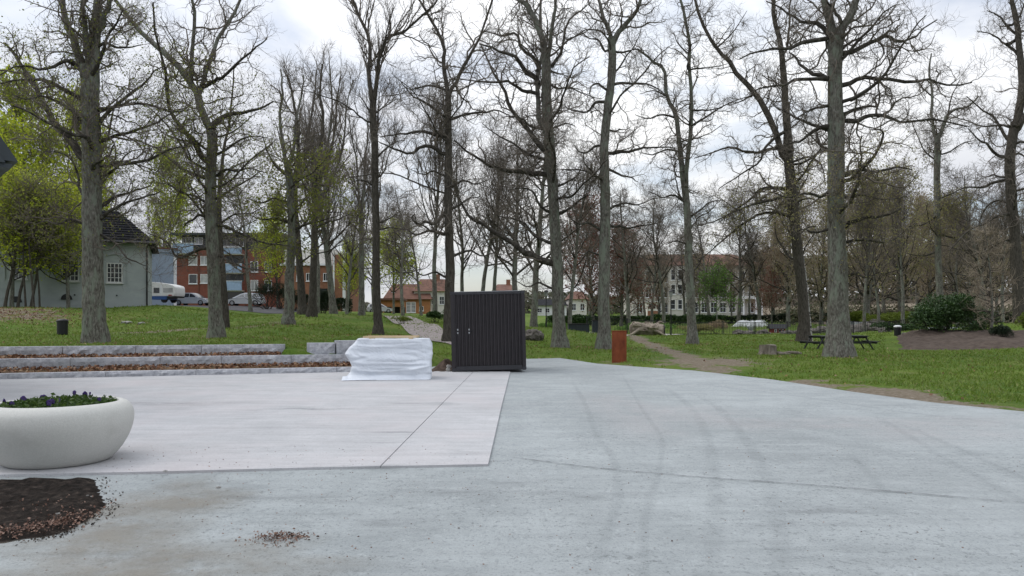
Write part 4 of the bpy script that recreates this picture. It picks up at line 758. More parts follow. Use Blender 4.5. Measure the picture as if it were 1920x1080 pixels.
B(red, 1112,611,86, 'pointed copper leaved tree, the taller of two left of the white building', 1.3, .3, GR, wide=.95)
B(red, 1165,611,88, 'rounder copper leaved tree beside the left end of the white building', 1.05, 2.0, GR, wide=1.15)
B(brownA, 1235,611,100, 'brown budding tree before the left part of the white building', .7, 1.0, GR)
B(brownA, 1372,611,104, 'brown budding tree before the right part of the white building', .68, 3.0, GR)
B(red, 1447,611,96, 'copper brown tree right of the white building', .85, 4.1, GR, wide=.8)
grn = grown_tree(112, 6, .08, 'fine', 16, .3, .4, leaf='green', nleaf=3000, lsize=.2, per2=7, per3=5, per4=2, name='leafing_tree')
B(grn, 1345,612,84, 'small fresh green tree in front of the white building windows', 1.0, 0)
B(brownA, 1312,611, 108, 'brown budding tree before the middle of the white building roof', .75, 2.0, GR)
B(brownA, 1425,611, 106, 'brown budding tree before the right corner column of the white building', .75, 5.0, GR)
B(brownA, 1196,611, 104, 'brown budding tree between the copper trees and the white building', .75, .8, GR)
# bent sapling group in front of the grey house, young leaves on top
sap = grown_tree(113, 8.5, .10, 'fine', 18, .42, .3, leaf='lime', nleaf=1600, lsize=.12, per2=4, per3=4, per4=2, name='sapling', lean=.16, bark='barkdark', ang=(.8, 1.3), up1=.04)
sapB = grown_tree(114, 7.5, .07, 'fine', 16, .4, .3, leaf='bud', nleaf=1200, lsize=.12, per2=4, per3=4, per4=2, name='sapling', lean=-.05, bark='barkdark', ang=(.8, 1.3), up1=.04)
GS = 'saplings before the grey house'
for i, (pr, px, Y, rz, s, lab) in enumerate([(sap, 8, 47, .2, 1.0, 'dark stemmed sapling left of the leftmost arched window'), (sap, 32, 47.5, .5, 1.0, 'sapling leaning right across the leftmost arched window'), (sapB, 48, 47, 2.0, .95, 'straight dark sapling right of the leftmost window'), (sap, 58, 48, -.2, .95, 'stoutest leaning sapling between two arched windows'), (sapB, 64, 46.5, .9, 1.05, 'thin sapling close to the stoutest leaning one'), (sapB, 75, 48, .3, .9, 'thin leaning sapling left of the middle arched window')]): B(pr, px, 577, Y, lab, s, rz, GS)
# young larch on the soil mound
larch = grown_tree(115, 7.2, .085, 'fine', 40, .12, .22, twig='twigbrown', per2=6, per3=4, per4=0, ang=(1.2, 1.55), up1=0.0, w1=.08, rmin=.009, name='young_larch', bark='bark', l3=.5)
B(larch, 1857,622,44, 'young thin larch with level branches on the soil mound', 1.0, 0)
# ------------------------------------------------------------------ granite terrace walls, each of separate blocks
def granite_block(L, D, hgt, rg):                # split front face, rough; sawn top
    nu, nz = max(4, int(L/.13)), 4
    V = []; 
    for k in range(nz+1):
        for i in range(nu+1):
            e = 0 if (k in (0, nz) or i in (0, nu)) else 1
            V.append((L*i/nu, -.012*e - e*abs(rg.normal())*.022, hgt*k/nz))
    fs = [(k*(nu+1)+i, k*(nu+1)+i+1, (k+1)*(nu+1)+i+1, (k+1)*(nu+1)+i) for k in range(nz) for i in range(nu)]
    b = len(V); V += [(0, D, 0), (L, D, 0), (L, D, hgt), (0, D, hgt)]
    fs += [tuple([nz*(nu+1)+i for i in range(nu+1)] + [b+2, b+3]), (b+1, b, b+3, b+2), tuple([k*(nu+1) for k in range(nz, -1, -1)] + [b, b+3]), tuple([nu+k*(nu+1) for k in range(nz+1)] + [b+2, b+1])]
    return V, fs
ang = math.atan2(WU[1], WU[0])
def terrace_wall(label, s, u0, u1, z0, z1, D, cuts=None):
    p = wall_pt(u0, s); root = tag(empty('granite_wall', (p[0], p[1], z0), ang), label, 'stone wall', 'stepped granite walls on the left')
    rg = np.random.default_rng(int(s*100)+3); u = 0.0; tot = u1-u0
    while u < tot-.05:
        L = min(rg.uniform(1.7, 2.4), tot-u)
        if tot-u-L < .5: L = tot-u
        mb = MB(); V, fs = granite_block(L-.012, D, z1-z0+rg.uniform(-.006, .006), rg); mb.add(V, fs)
        o = mb.build('granite_block', M['granite'], root, fix=False); o.location = (u+.006, rg.uniform(-.008, .008), 0); u += L
    return root
terrace_wall('lowest granite wall along the edge of the pale concrete pad', 0.0, -11, 10.2, -.1, .172, .26)
terrace_wall('middle granite wall between the two leaf covered beds', 1.3, -11, 10.0, .08, .50, .26)
terrace_wall('upper granite wall at the edge of the lawn below the thick tree', 2.55, -11, 7.3, .36, .80, .3)
for j, (px0, px1, Y, zt, zb, lab) in enumerate([(576,628,23.75,.86,.42,'short granite block standing alone to the right of the upper wall'), (631,672,23.95,.93,.44,'granite block half hidden behind the white covered pallet')]):
    a = at(px0, 640, Y); b = at(px1, 640, Y+.25); L = float(np.hypot(*(b-a)[:2])); root = tag(empty('granite_seat_block', (a[0], a[1], zb), math.atan2(b[1]-a[1], b[0]-a[0])), lab, 'stone block')
    mb = MB(); V, fs = granite_block(L, .5, zt-zb, rng); mb.add(V, fs); mb.build('granite_block', M['granite'], root, fix=False)
# leaf beds between the walls
def bed_sheet(s0, s1, u0, u1, z0, z1, name):
    n = 120; us = np.linspace(u0, u1, n); ss = np.linspace(s0, s1, 9); V = []
    for k, s in enumerate(ss):
        for u in us: p = wall_pt(u, s); V.append((p[0], p[1], z0+(z1-z0)*k/8+.03*mnoise.noise((u*2.2, s*4, 0))))
    f = [(k*n+i, k*n+i+1, (k+1)*n+i+1, (k+1)*n+i) for k in range(8) for i in range(n-1)]
    me = bpy.data.meshes.new(name); me.from_pydata(V, [], f); me.materials.append(M['bedsoil']); return tag(obj(name, me), kind='structure')
M['bedsoil'] = mat('leafy_soil', [(0.3, (0.035,0.022,0.014)), (0.5, (0.12,0.07,0.04)), (0.7, (0.08,0.085,0.03))], 7, .95, .8, 20)
bed_sheet(.24, 1.32, -11, 9.9, .13, .21, 'leaf_bed'); bed_sheet(1.54, 2.58, -11, 9.6, .43, .50, 'leaf_bed')
def litter(name, P, size, m, up=2.0, kind='stuff', label=None, asp=.75, jit=0.0):
    V, Q = leaves(np.asarray(P), size, rng, asp, jit, up); return tag(obj(name, np_mesh(name, V, Q, M[m], False)), label, kind=kind)
P = []
for s0, s1, z0, z1, n, ue in ((.27,1.3,.15,.235,5200,9.8), (1.56,2.56,.45,.525,5200,9.0)):
    u = rng.uniform(-9, ue, n); s = s0+(s1-s0)*np.sqrt(rng.random(n)); k = np.array([mnoise.noise((a*.5, b*1.5, 7)) for a, b in zip(u, s)]); keep = k+rng.uniform(-.5, .9, n) > -.05
    q = WA+u[:, None]*WU+s[:, None]*WN; z = z0+(z1-z0)*(s-s0)/(s1-s0)+rng.random(n)*.05; P.append(np.column_stack([q, z])[keep])
litter('fallen_leaves', np.concatenate(P), .10, 'litter', 1.2, label='brown fallen leaves covering the beds between the granite walls')
M['chips'] = leafmat('bark_chip', [(0.10,.05,.035),(0.20,.115,.085),(0.05,.028,.022),(0.28,.19,.15),(0.14,.08,.055)], .85, .05)
# leaves at the foot of the soil bed, a small heap on the paving, crumbs
n = 900; t_ = rng.random(n); L = smooth_line([gp(-40,1012), gp(20,1006), gp(75,998), gp(120,985), gp(150,970)], 60)[:, :2]; q = L[(t_*59).astype(int)]+rng.normal(size=(n, 2))*[.10, .075]
P = np.column_stack([q, .03+rng.random(n)*.035]); n = 60; c = gp(105,958); P = np.vstack([P, np.column_stack([np.array(c)+rng.normal(size=(n, 2))*[.22, .16], .05+rng.random(n)*.02])])
litter('fallen_leaves', P, .022, 'chips', 1.2, label='brown leaf crumbs along the lower edge of the dark soil bed')
n = 420; c = gp(525,1010); q = rng.normal(size=(n, 2))*[.115, .085]; P = np.column_stack([np.array(c)+q, .008+.035*np.exp(-(q**2).sum(1)/.012)*rng.random(n)]); litter('leaf_heap', P, .020, 'chips', 1.6, label='small heap of brown leaf crumbs on the paving')
n = 2000; bx_ = rng.uniform(-6, 6, n); by_ = rng.uniform(4.2, 9.5, n)**1.0; k = poly_sd(bx_, by_, bed) > .03; k &= rng.random(n) < np.exp(-np.maximum(bx_+3, 0)/3.5)*.9+.06
zc = np.where(poly_sd(bx_, by_, PAD) < 0, .033, .007); P = np.column_stack([bx_, by_, zc])[k]; litter('ground_litter', P, .017, 'chips', 2, label='scattered crumbs of leaf and bark on the paving')
n = 260; e = rng.random(n); ed = np.array(bed+[bed[0]]); j = (e*6).astype(int)+3; f_ = (e*6)%1; q = ed[j]*(1-f_)[:, None]+ed[j+1]*f_[:, None]+rng.normal(size=(n, 2))*.05
M['crumb'] = leafmat('soil_crumb', [(0.01,.009,.008), (.03,.025,.02), (.12,.10,.085), (.02,.016,.012)], .95, 0); litter('soil_crumbs', np.column_stack([q, .008+rng.random(n)*.012]), .022, 'crumb', 1, label='soil crumbs spilled from the bed edge')
for i, (px, py, s) in enumerate(((410,916,.028),(108,973,.022),(165,938,.018),(310,892,.03),(860,992,.014),(172,940,.014))):
    mb = MB(); 
    for k in range(3): a = rng.uniform(-1, 1, 3)*s*.3; mb.box(a[0]-s*.6, a[0]+s*.6, a[1]-s*.4, a[1]+s*.4, 0, s*.5)
    o = mb.build('pebble', M['stone'], None, bevel=s*.15); x, y = gp(px, py); o.location = (x, y, .04 if (py > 930 and px < 200) or px == 310 else .006); o.rotation_euler = (0, 0, rng.random()*3)
    tag(o, ['pale pebble on the grey paving just below the concrete pad', 'largest pale chip on the dark soil', 'pale chip at the right of the dark soil', 'tan pebble at the lower edge of the concrete pad', 'small pebble on the paving in the foreground', 'smallest pale chip beside another on the soil'][i], 'pebble')

# ------------------------------------------------------------------ round planter with pansies
px_, py_ = (110-CX)*8.5/F, 8.5
pl = tag(empty('planter', (px_, py_, .03)), 'big round pale planter filled with pansies on the concrete pad', 'planter')
prof = [(0,0),(.50,0),(.555,.012),(.62,.075),(.70,.19),(.765,.33),(.80,.46),(.805,.56),(.785,.65),(.735,.712),(.68,.738),(.648,.738),(.632,.722),(.628,.66),(.625,.60)]
cat_ = smooth_line([(a, b, 0) for a, b in prof[1:]], 60)
pl.scale = (.955,.955,.91); MB().lathe([(0,0)]+[(max(.001, a), b) for a, b, _ in cat_], 64).build('bowl', M['planter'], pl, smooth=True)
MB().lathe([(.001,.645),(.3,.65),(.64,.64)], 40).build('soil', M['soil'], pl, smooth=True)
n = 1900; r = .585*np.sqrt(rng.random(n)); a = rng.random(n)*6.283; z = .62+.10*rng.random(n)*(1.1-r); V, Q = leaves(np.column_stack([r*np.cos(a), r*np.sin(a), z]), .05, rng, .6, .012, .8)
o = tag(obj('planter_leaves', np_mesh('planter_leaves', V, Q, M['green2'] if 'green2' in M else leafmat('pansy_leaf', [(0.025,0.055,0.012),(0.045,0.09,0.016),(0.075,0.12,0.025)]), False), None, (px_, py_, .03)), 'green pansy leaves filling the pale planter', kind='stuff')
def pansy_meshes():
    st_ = MB(); st_.cyl((0,0,-.06), (0,.004,.10), .004, .003, 5); st_.cyl((0,0,-.02),(.03,.01,.02),.003,.002,4)
    fl = MB()
    for k, (a, s) in enumerate(((90,.030),(30,.026),(150,.026),(210,.024),(330,.024))):
        a = R(a); c = Vector((math.cos(a)*.019, 0, .105+math.sin(a)*.019)); q = [c+Vector((math.cos(t)*s*.85, -.004-.002*k+.006*math.sin(2*t), math.sin(t)*s*.8)) for t in [2*math.pi*i/8 for i in range(8)]]
        q2 = [p+Vector((0,.005,0)) for p in q]; fl.add(q+q2, [tuple(range(8)), tuple(range(15, 7, -1))]+[(i, 8+i, 8+(i+1)%8, (i+1)%8) for i in range(8)])
    return st_.mesh('stem', M['stem']), fl.mesh('flower', M['violet'])
sm_, fm_ = pansy_meshes()
rg = np.random.default_rng(5)
for k in range(15):
    r = .55*math.sqrt(rg.random()); a = rg.random()*6.283
    p = tag(empty('pansy', (px_+r*math.cos(a), py_+r*math.sin(a), .03+.60+rg.uniform(.0,.05)), rg.normal()*.7), 'small violet pansy flowering in the big pale planter', 'flower', 'pansies in the planter')
    s = rg.uniform(.6, .9); p.scale = (s, s, s); obj('stem', sm_, p); obj('flower', fm_, p)

# ------------------------------------------------------------------ dark container
c0 = at(847.5, 699, 22.6); ct = tag(empty('container', (c0[0], c0[1], .035), 0, (0, R(-1.3), R(4))), 'dark ribbed steel storage container standing at the end of the concrete pad', 'container')
CW, CH, CD = 2.26, 2.41, 2.4
def corrugated(length, z0, z1, n, d):
    pts = []; w_ = length/n
    for i in range(n): x = i*w_; pts += [(x, 0), (x+w_*.42, 0), (x+w_*.56, d), (x+w_*.86, d)]
    pts.append((length, 0)); V = [(x, y, z) for z in (z0, z1) for x, y in pts]; k = len(pts)
    return V, [(i, i+1, k+i+1, k+i) for i in range(k-1)]
for nm, L, loc, rz in (('front_panel', CW-.2, (.1,.03,0), 0), ('back_panel', CW-.2, (CW-.1, CD-.03, 0), math.pi), ('side_panel', CD-.2, (CW-.03,.1,0), math.pi/2), ('side_panel', CD-.2, (.03, CD-.1, 0), -math.pi/2)):
    V, f = corrugated(L, .16, CH-.09, 19, .034); mb = MB(); mb.add(V, f); o = mb.build(nm, M['steel'], ct, fix=False); o.location = loc; o.rotation_euler = (0, 0, rz)
for x in (0, CW-.11):
    for y in (0, CD-.11): MB().box(x, x+.11, y, y+.11, .10, CH-.085).build('corner_post', M['steel'], ct, bevel=.008)
for x in (-.006, CW-.124):
    for y in (-.006, CD-.124):
        for z in (0, CH-.085): MB().box(x, x+.13, y, y+.13, z, z+.10).build('corner_casting', M['steelrail'], ct, bevel=.012)
for y in (.012, CD-.10):
    MB().box(.125, CW-.125, y, y+.09, .015, .155).build('bottom_rail', M['steelrail'], ct, bevel=.008); MB().box(.125, CW-.125, y, y+.09, CH-.088, CH).build('top_rail', M['steelrail'], ct, bevel=.008)
for x in (.012, CW-.10):
    MB().box(x, x+.09, .125, CD-.125, .015, .155).build('bottom_rail', M['steelrail'], ct, bevel=.008); MB().box(x, x+.09, .125, CD-.125, CH-.088, CH).build('top_rail', M['steelrail'], ct, bevel=.008)
MB().box(.125, CW-.125, .008, .016, CH-.002, CH+.012).build('roof_edge', M['zinc'], ct)  # thin pale strip added to draw the highlight along the front top rail
V, f = corrugated(CW-.26, 0, CD-.26, 10, .02); mb = MB(); mb.add([(x, z, CH-.03+y) for x, y, z in V], f); o = mb.build('roof_panel', M['steel'], ct, fix=False); o.location = (.13, .13, 0)
MB().box(.1, CW-.1, .1, CD-.1, .10, .15).build('floor_panel', M['steelrail'], ct)
for x in (.20, .545):
    for z in (1.165, 1.265):
        mb = MB(); mb.cyl((x, .035, z), (x, -.012, z), .016, .013, 8); mb.box(x-.02, x+.02, .02, .036, z-.025, z+.025); mb.build('bolt', M['zinc'], ct)
mb = MB(); mb.box(.575, .64, .012, .035, 1.19, 1.24); mb.cyl((.62, .03, 1.215), (.62, -.03, 1.205), .012, .010, 8); mb.build('lock', M['black'], ct, bevel=.003)

# ------------------------------------------------------------------ pallet under white sheeting, a board on it
def wrap(z):                                      # half-size left, right at height z, as the sheet bulges
    k = [0, .06, .20, .36, .52, .68, .84, .97, 1.06]
    return np.interp(z, k, [-1.16, -1.15, -1.05, -1.02, -1.07, -1.19, -1.08, -.96, -.88]), np.interp(z, k, [1.09, 1.10, 1.10, 1.09, 1.10, 1.14, 1.13, 1.10, 1.05])
FOLDS = [(-.95,.93,1.0,.95,.03,.022),(-.95,.88,.9,.90,-.035,.03),(.05,.86,.75,.55,.04,.03),(.3,.88,.95,.66,.035,.025),(-.1,.42,.95,.44,-.06,.03),(-.2,.47,.9,.50,.04,.03),(-.9,.22,.15,.18,-.05,.03),(.1,.20,1.0,.32,-.06,.03),(-.3,.26,.9,.37,.05,.03),(-1.0,.50,-.3,.62,.03,.04),(-.9,.75,-.5,.55,-.035,.03),(.85,.9,.95,.3,-.03,.03),(-.6,.12,.8,.14,.05,.035),(-.5,.85,-.2,.68,.025,.025)]
rings, npt = 56, 220; V = []
for k in range(rings):
    z = 1.07*k/(rings-1); xl, xr = wrap(z); d0, d1 = -.60-.05*math.sin(z*5)-.16*max(0, .14-z)/.14, .58
    for i in range(npt):
        t_ = 2*math.pi*i/npt; cs, sn = math.cos(t_), math.sin(t_); e_ = .22
        x = (abs(cs)**e_)*(1 if cs > 0 else -1); y = (abs(sn)**e_)*(1 if sn > 0 else -1)
        X = (xl+xr)/2+x*(xr-xl)/2; Y_ = (d0+d1)/2+y*(d1-d0)/2
        nz_ = mnoise.noise((X*1.6, Y_*1.6, z*3.4))*.05+mnoise.noise((X*3.2+7, Y_*3.2, z*9))*.026
        tuck = .026*math.sin(9*z+1.9*X+2*mnoise.noise((X, Y_, 3)))*max(0, .75-abs(z-.36))/.75 + .03*abs(mnoise.noise((X*2.2, z*6.5, 11)))
        fo = 0.0
        if y < -.5:
            for fx0, fz0, fx1, fz1, fa, fw in FOLDS:
                ex, ez = fx1-fx0, fz1-fz0; tt = max(0, min(1, ((X-fx0)*ex+(z-fz0)*ez)/(ex*ex+ez*ez))); dd = math.hypot(X-fx0-tt*ex, (z-fz0-tt*ez)-.03*math.sin(X*4+fz0*20)); fo += .75*fa*math.exp(-(dd/fw)**2)*(1-.7*abs(2*tt-1)**3)
        nz_ += fo
        Lr = math.hypot(x, y); V.append((X-x/Lr*(nz_*.4+tuck*.3), Y_-y/Lr*(nz_+tuck), max(.006, z+(mnoise.noise((X*2.5, Y_*2.5, 5))*.035 if k in (0, 1) and False else 0)+(.03*mnoise.noise((X*2, Y_*2, 9)) if k > 46 else 0))))
f = [(k*npt+i, k*npt+(i+1) % npt, (k+1)*npt+(i+1) % npt, (k+1)*npt+i) for k in range(rings-1) for i in range(npt)]
b_ = len(V)
for q in (.8, .55, .3):
    for i in range(npt): x, y, z = V[(rings-1)*npt+i]; V.append((x*q+.08*(1-q), y*q, 1.07+.02*mnoise.noise((x*q*2.5, y*q*2.5, 1))))
for a_, c_ in (((rings-1)*npt, b_), (b_, b_+npt), (b_+npt, b_+2*npt)): f += [(a_+i, a_+(i+1) % npt, c_+(i+1) % npt, c_+i) for i in range(npt)]
f.append(tuple(b_+2*npt+i for i in range(npt)))
pc = at(733, 714, 20.3); mb = MB(); mb.add(V, f); pw = mb.build('covered_pallet', M['tarp'], None, smooth=True); pw.location = (pc[0], pc[1], .03); pw.rotation_euler = (0, 0, R(6)); tag(pw, 'pallet load wrapped in crumpled white sheeting beside the container', 'covered pallet')
# trailing foot of the sheet, lying on the concrete
W2, D2 = 46, 8; V = []
for j in range(D2+1):
    for i in range(W2+1):
        u = i/W2; v = j/D2; x = -1.22+1.9*u*(1-.1*v); y = -.60-.28*v*(1-.75*u)**1.2-.04*mnoise.noise((u*9, v*2, 2))*v
        V.append((x, y, .012+.085*(1-v)**1.5+.035*abs(mnoise.noise((u*11, v*3, 4)))*(1-v*.7)))
f = [(j*(W2+1)+i, j*(W2+1)+i+1, (j+1)*(W2+1)+i+1, (j+1)*(W2+1)+i) for j in range(D2) for i in range(W2)]
mb = MB(); mb.add(V, f); o = mb.build('sheet_skirt', M['tarp'], pw, smooth=True, fix=False)
bd = tag(empty('timber_board', (pc[0]-.02, pc[1]+.1, 1.125), R(5)), 'raw timber frame boards lying on the white covered pallet', 'timber'); 
for j, y in enumerate((-.32, .05, .40)): MB().box(-.72+.03*j, .70+.03*j, y, y+.12, 0, .045).build('board', M['wood'], bd, bevel=.004)
for x in (-.55, .5): MB().box(x, x+.1, -.33, .53, -.03, -.001).build('batten', M['wood'], bd)
# soil spill and a white block between pallet and container
hp = np.random.default_rng(3); n = 26; V = []; fs = []
gx0, gx1, gy0, gy1 = -2.55, -1.75, 22.7, 25.2
ux = np.linspace(gx0, gx1, n); uy = np.linspace(gy0, gy1, n); qx, qy = np.meshgrid(ux, uy); e_ = np.minimum(np.minimum(qx-gx0, gx1-qx)/.4, np.minimum(qy-gy0, gy1-qy)/.7).clip(0, 1)
qz = .03+.30*e_*sstep(gy0, gy0+1.3, qy)+e_*np.array([mnoise.noise((a*4, c*4, 0)) for a, c in zip(qx.ravel(), qy.ravel())]).reshape(qx.shape)*.09; i = (np.arange(n-1)[:, None]*n+np.arange(n-1)).ravel()
tag(obj('soil_heap', np_mesh('soil_heap', np.stack([qx, qy, qz], -1).reshape(-1, 3), np.stack([i, i+1, i+n+1, i+n], -1), mat('brown_soil', [(.3,(.03,.02,.015)),(.7,(.11,.075,.055))], 8, .95, 1, 20))), 'heap of brown soil between the white covered pallet and the container', kind='structure')
mb = MB(); mb.box(0,.13,0,.12,0,.10); mb.box(.02,.16,.05,.18,.10,.19); mb.box(.06,.11,-.02,.05,.0,.06); o = mb.build('stone_lump', M['stone'], None, bevel=.02); o.location = (-2.0, 22.75, .04); o.rotation_euler = (.05,.1,.3); tag(o, 'broken white stone at the lower left corner of the container', 'stone')
def rock(name, loc, size, label, m='rock', seed=0, cat='boulder', parent=None, rz=0):
    bm = bmesh.new(); bmesh.ops.create_icosphere(bm, subdivisions=4, radius=1)
    for v in bm.verts:
        p = v.co; k = 1+.35*mnoise.noise((p.x*1.3+seed, p.y*1.3, p.z*1.3))+.18*mnoise.noise((p.x*3+seed, p.y*3, p.z*3))+.07*mnoise.noise((p.x*8+seed, p.y*8, p.z*8)); v.co = Vector((p.x*size[0]*k, p.y*size[1]*k, p.z*size[2]*k))
    me = bpy.data.meshes.new(name); bm.to_mesh(me); bm.free(); me.materials.append(M[m]); o = obj(name, me, parent, loc, (0, 0, rz)); return tag(o, label, cat) if label else o
x, y = at(999, 636, 42)[:2]; rock('boulder', (x, y, H(x, y)+.22), (.55,.45,.42), 'dark rough boulder in the grass right behind the container', 'rock', 2)
# big weathered log by the pond fence
x, y = at(1214, 632, 58)[:2]; lg = tag(empty('driftwood_log', (x, y, H(x, y)), R(-3)), 'huge weathered fallen trunk lying near the lamp post', 'fallen trunk')
Lp = smooth_line([(-1.35,0,.55),(-.8,.05,.62),(-.1,0,.55),(.5,.05,.58),(1.3,0,.5)], 24)[:, :3]; rr = np.interp(np.linspace(0,1,24), [0,.1,.5,.9,1], [.30,.48,.46,.47,.36])
V, Q = tube(Lp[None], rr[None], 20, .10, rng); me = np_mesh('log', V, Q, M['driftwood']); bm = bmesh.new(); bm.from_mesh(me); bmesh.ops.holes_fill(bm, edges=[e for e in bm.edges if e.is_boundary], sides=40); bm.to_mesh(me); bm.free(); obj('log', me, lg)
for k, (a, b, c, s) in enumerate(((-.9,-.2,.95,.32),(-.3,-.25,.55,.3),(.4,-.3,.75,.34),(.0,.1,1.02,.22),(.9,-.2,.4,.3))): rock('burl', (a,b,c), (s*1.3,s,s*.7), None, 'driftwood', k+9, parent=lg)
for q in (((-.5,-.3,.7),(-1.2,-.6,.25),(-1.6,-.5,.05)),((.3,-.3,.6),(.9,-.6,.3),(1.3,-.7,.1)),((.6,0,.9),(1.0,.1,1.15),(1.25,.1,1.05))):
    L = smooth_line(q, 10); V, Q = tube(L[None], np.linspace(.13,.05,10)[None], 8, .06, rng); obj('root', np_mesh('root', V, Q, M['driftwood']), lg)
MB().cyl((1.22,0,.5),(1.30,0,.5),.47,.40,20).build('cut_end', M['darkwood'], lg)

# rusty pillar
x, y = gp(1161, 681); rp = tag(empty('steel_pillar', (x, y, 0)), 'rust red weathering steel pillar standing in the grass edge', 'pillar')
MB().box(-.265, .265, -.06, .06, -.1, 1.19).build('plate', M['rust'], rp, bevel=.01); MB().box(-.275, .275, -.075, .075, 1.192, 1.205).build('cap', M['rust'], rp); MB().box(-.3,.3,-.1,.1,-.1,.012).build('base', M['rust'], rp)

# ------------------------------------------------------------------ bins, stump, picnic tables, mound
def litter_bin(px, py, Y, label, hood=False):
    x, y = at(px, py, Y)[:2]; b_ = tag(empty('litter_bin', (x, y, H(x, y))), label, 'bin')
    MB().lathe([(.001,.02),(.20,.02),(.215,.06),(.225,.62),(.21,.66),(.001,.66)], 24).build('body', M['black'], b_, smooth=False)
    MB().lathe([(.238,.60),(.245,.63),(.235,.68),(.13,.73),(.001,.735)], 24).build('lid', M['black' if not hood else 'white'], b_, smooth=True); MB().cyl((0,0,-.1),(0,0,.03),.04,None,8).build('post', M['black'], b_)
    return b_
litter_bin(117, 630, 33.5, 'black round litter bin on the lawn at the left')
bb = litter_bin(1683, 630, 50, 'black litter bin with a pale lid left of the rhododendron', True)
mb = MB(); mb.box(.3,1.1,-.1,.25,-.05,.16); mb.box(.35,.7,-.05,.2,.16,.24); o = mb.build('stone_slab', M['stone'], None, bevel=.03); o.location = bb.location; tag(o, 'low pale stone slab at the foot of the bin by the rhododendron', 'stone')
x, y = at(1440, 666, 33.5)[:2]; st_ = tag(empty('tree_stump', (x, y, H(x, y))), 'cut grey tree stump on the lawn left of the picnic tables', 'stump')
n = 26; V = []
for k, z in enumerate((-.15, .0, .08, .20, .36, .46)):
    for i in range(n): t_ = 6.2832*i/n; r = (.36+.20*math.exp(-max(z,0)/.09)*(.6+.5*math.sin(4*t_+1)))*(1+.05*math.sin(7*t_)+.03*rng.normal()); V.append((r*math.cos(t_), r*math.sin(t_), z+(.02*math.sin(2*t_) if z > .45 else 0)))
mb = MB(); mb.add(V, [(k*n+i, k*n+(i+1)%n, (k+1)*n+(i+1)%n, (k+1)*n+i) for k in range(5) for i in range(n)]); mb.build('bark', M['stump'], st_, smooth=True)
mb = MB(); mb.add([V[5*n+i] for i in range(n)], [tuple(range(n))]); mb.build('cut_face', M['stump'], st_)
for q in (((.25,-.1,.10),(.55,-.2,.06),(.85,-.12,.05),(1.05,-.2,.0)),((.3,.05,.08),(.6,.0,.10),(.8,.1,.03)),((-.3,-.2,.06),(-.55,-.35,.0))):
    L = smooth_line(q, 10); V, Q = tube(L[None], np.linspace(.085,.03,10)[None], 8, .06, rng); obj('root', np_mesh('root', V, Q, M['stump']), st_)
lb = smooth_line([(.55,-.1,.05),(.9,-.05,.12),(1.25,-.12,.10),(1.45,-.05,.05)], 12); V, Q = tube(lb[None], np.linspace(.06,.075,12)[None], 8, .1, rng)
o = obj('fallen_branch', np_mesh('fallen_branch', V, Q, M['stump']), None, (x, y, H(x, y))); tag(o, 'short broken branch in the grass beside the tree stump', 'branch')
def picnic(px, py, Y, rz, label):
    x, y = at(px, py, Y)[:2]; r_ = tag(empty('picnic_table', (x, y, H(x, y)), rz), label, 'picnic table', 'picnic tables behind the thick oak'); Lh = .9
    for k in range(5): MB().box(-.36+.147*k, -.36+.147*k+.132, -Lh, Lh, .715, .755).build('table_plank', M['darkwood'], r_)
    for s in (-1, 1):
        for k in range(2): a = s*(.60+.145*k); MB().box(min(a, a+s*.13), max(a, a+s*.13), -Lh, Lh, .425, .465).build('seat_plank', M['darkwood'], r_)
        for yy in (-.68, .68): MB().bar((s*.24, yy, .71), (s*.66, yy, 0), .05, .10, (0,1,0)).build('leg', M['darkwood'], r_)
    for yy in (-.68, .68):
        MB().box(-.86, .86, yy+.027, yy+.072, .335, .424).build('seat_beam', M['darkwood'], r_); MB().box(-.36, .36, yy+.027, yy+.072, .62, .712).build('top_beam', M['darkwood'], r_)
    return r_
picnic(1541, 656, 40, R(6), 'dark picnic table left of the thick oak trunk'); picnic(1605, 656, 40, R(-6), 'dark picnic table right of the thick oak trunk')
# soil mound with shrubs
nX, nY = 90, 40; ux = np.linspace(18.5, 40, nX); uy = np.linspace(36.2, 52, nY); qx, qy = np.meshgrid(ux, uy)
e_ = sstep(0, 1.8, qx-.505*qy)*sstep(0, 2.6, qy-36.6-.5*np.sin(qx*.7))*sstep(0, 4, 52-qy); ht = .18+.45*np.exp(-((qx-31.5)/3.2)**2)*np.exp(-((qy-43)/4)**2)+.22*np.exp(-((qx-26)/2.5)**2)
nz_ = np.array([mnoise.noise((a*.7, c*.7, 0))*.20+mnoise.noise((a*2.0, c*2.0, 0))*.11+mnoise.noise((a*6, c*6, 0))*.03 for a, c in zip(qx.ravel(), qy.ravel())]).reshape(qx.shape)
qz = height(qx, qy)-.06-.2*(1-sstep(-.8, .1, qx-.505*qy))+e_*(ht+nz_); i = (np.arange(nY-1)[:, None]*nX+np.arange(nX-1)).ravel()
tag(obj('soil_mound', np_mesh('soil_mound', np.stack([qx, qy, qz], -1).reshape(-1, 3), np.stack([i, i+1, i+nX+1, i+nX], -1), M['moundsoil'])), 'low mound of brown bare soil on the right', kind='structure')
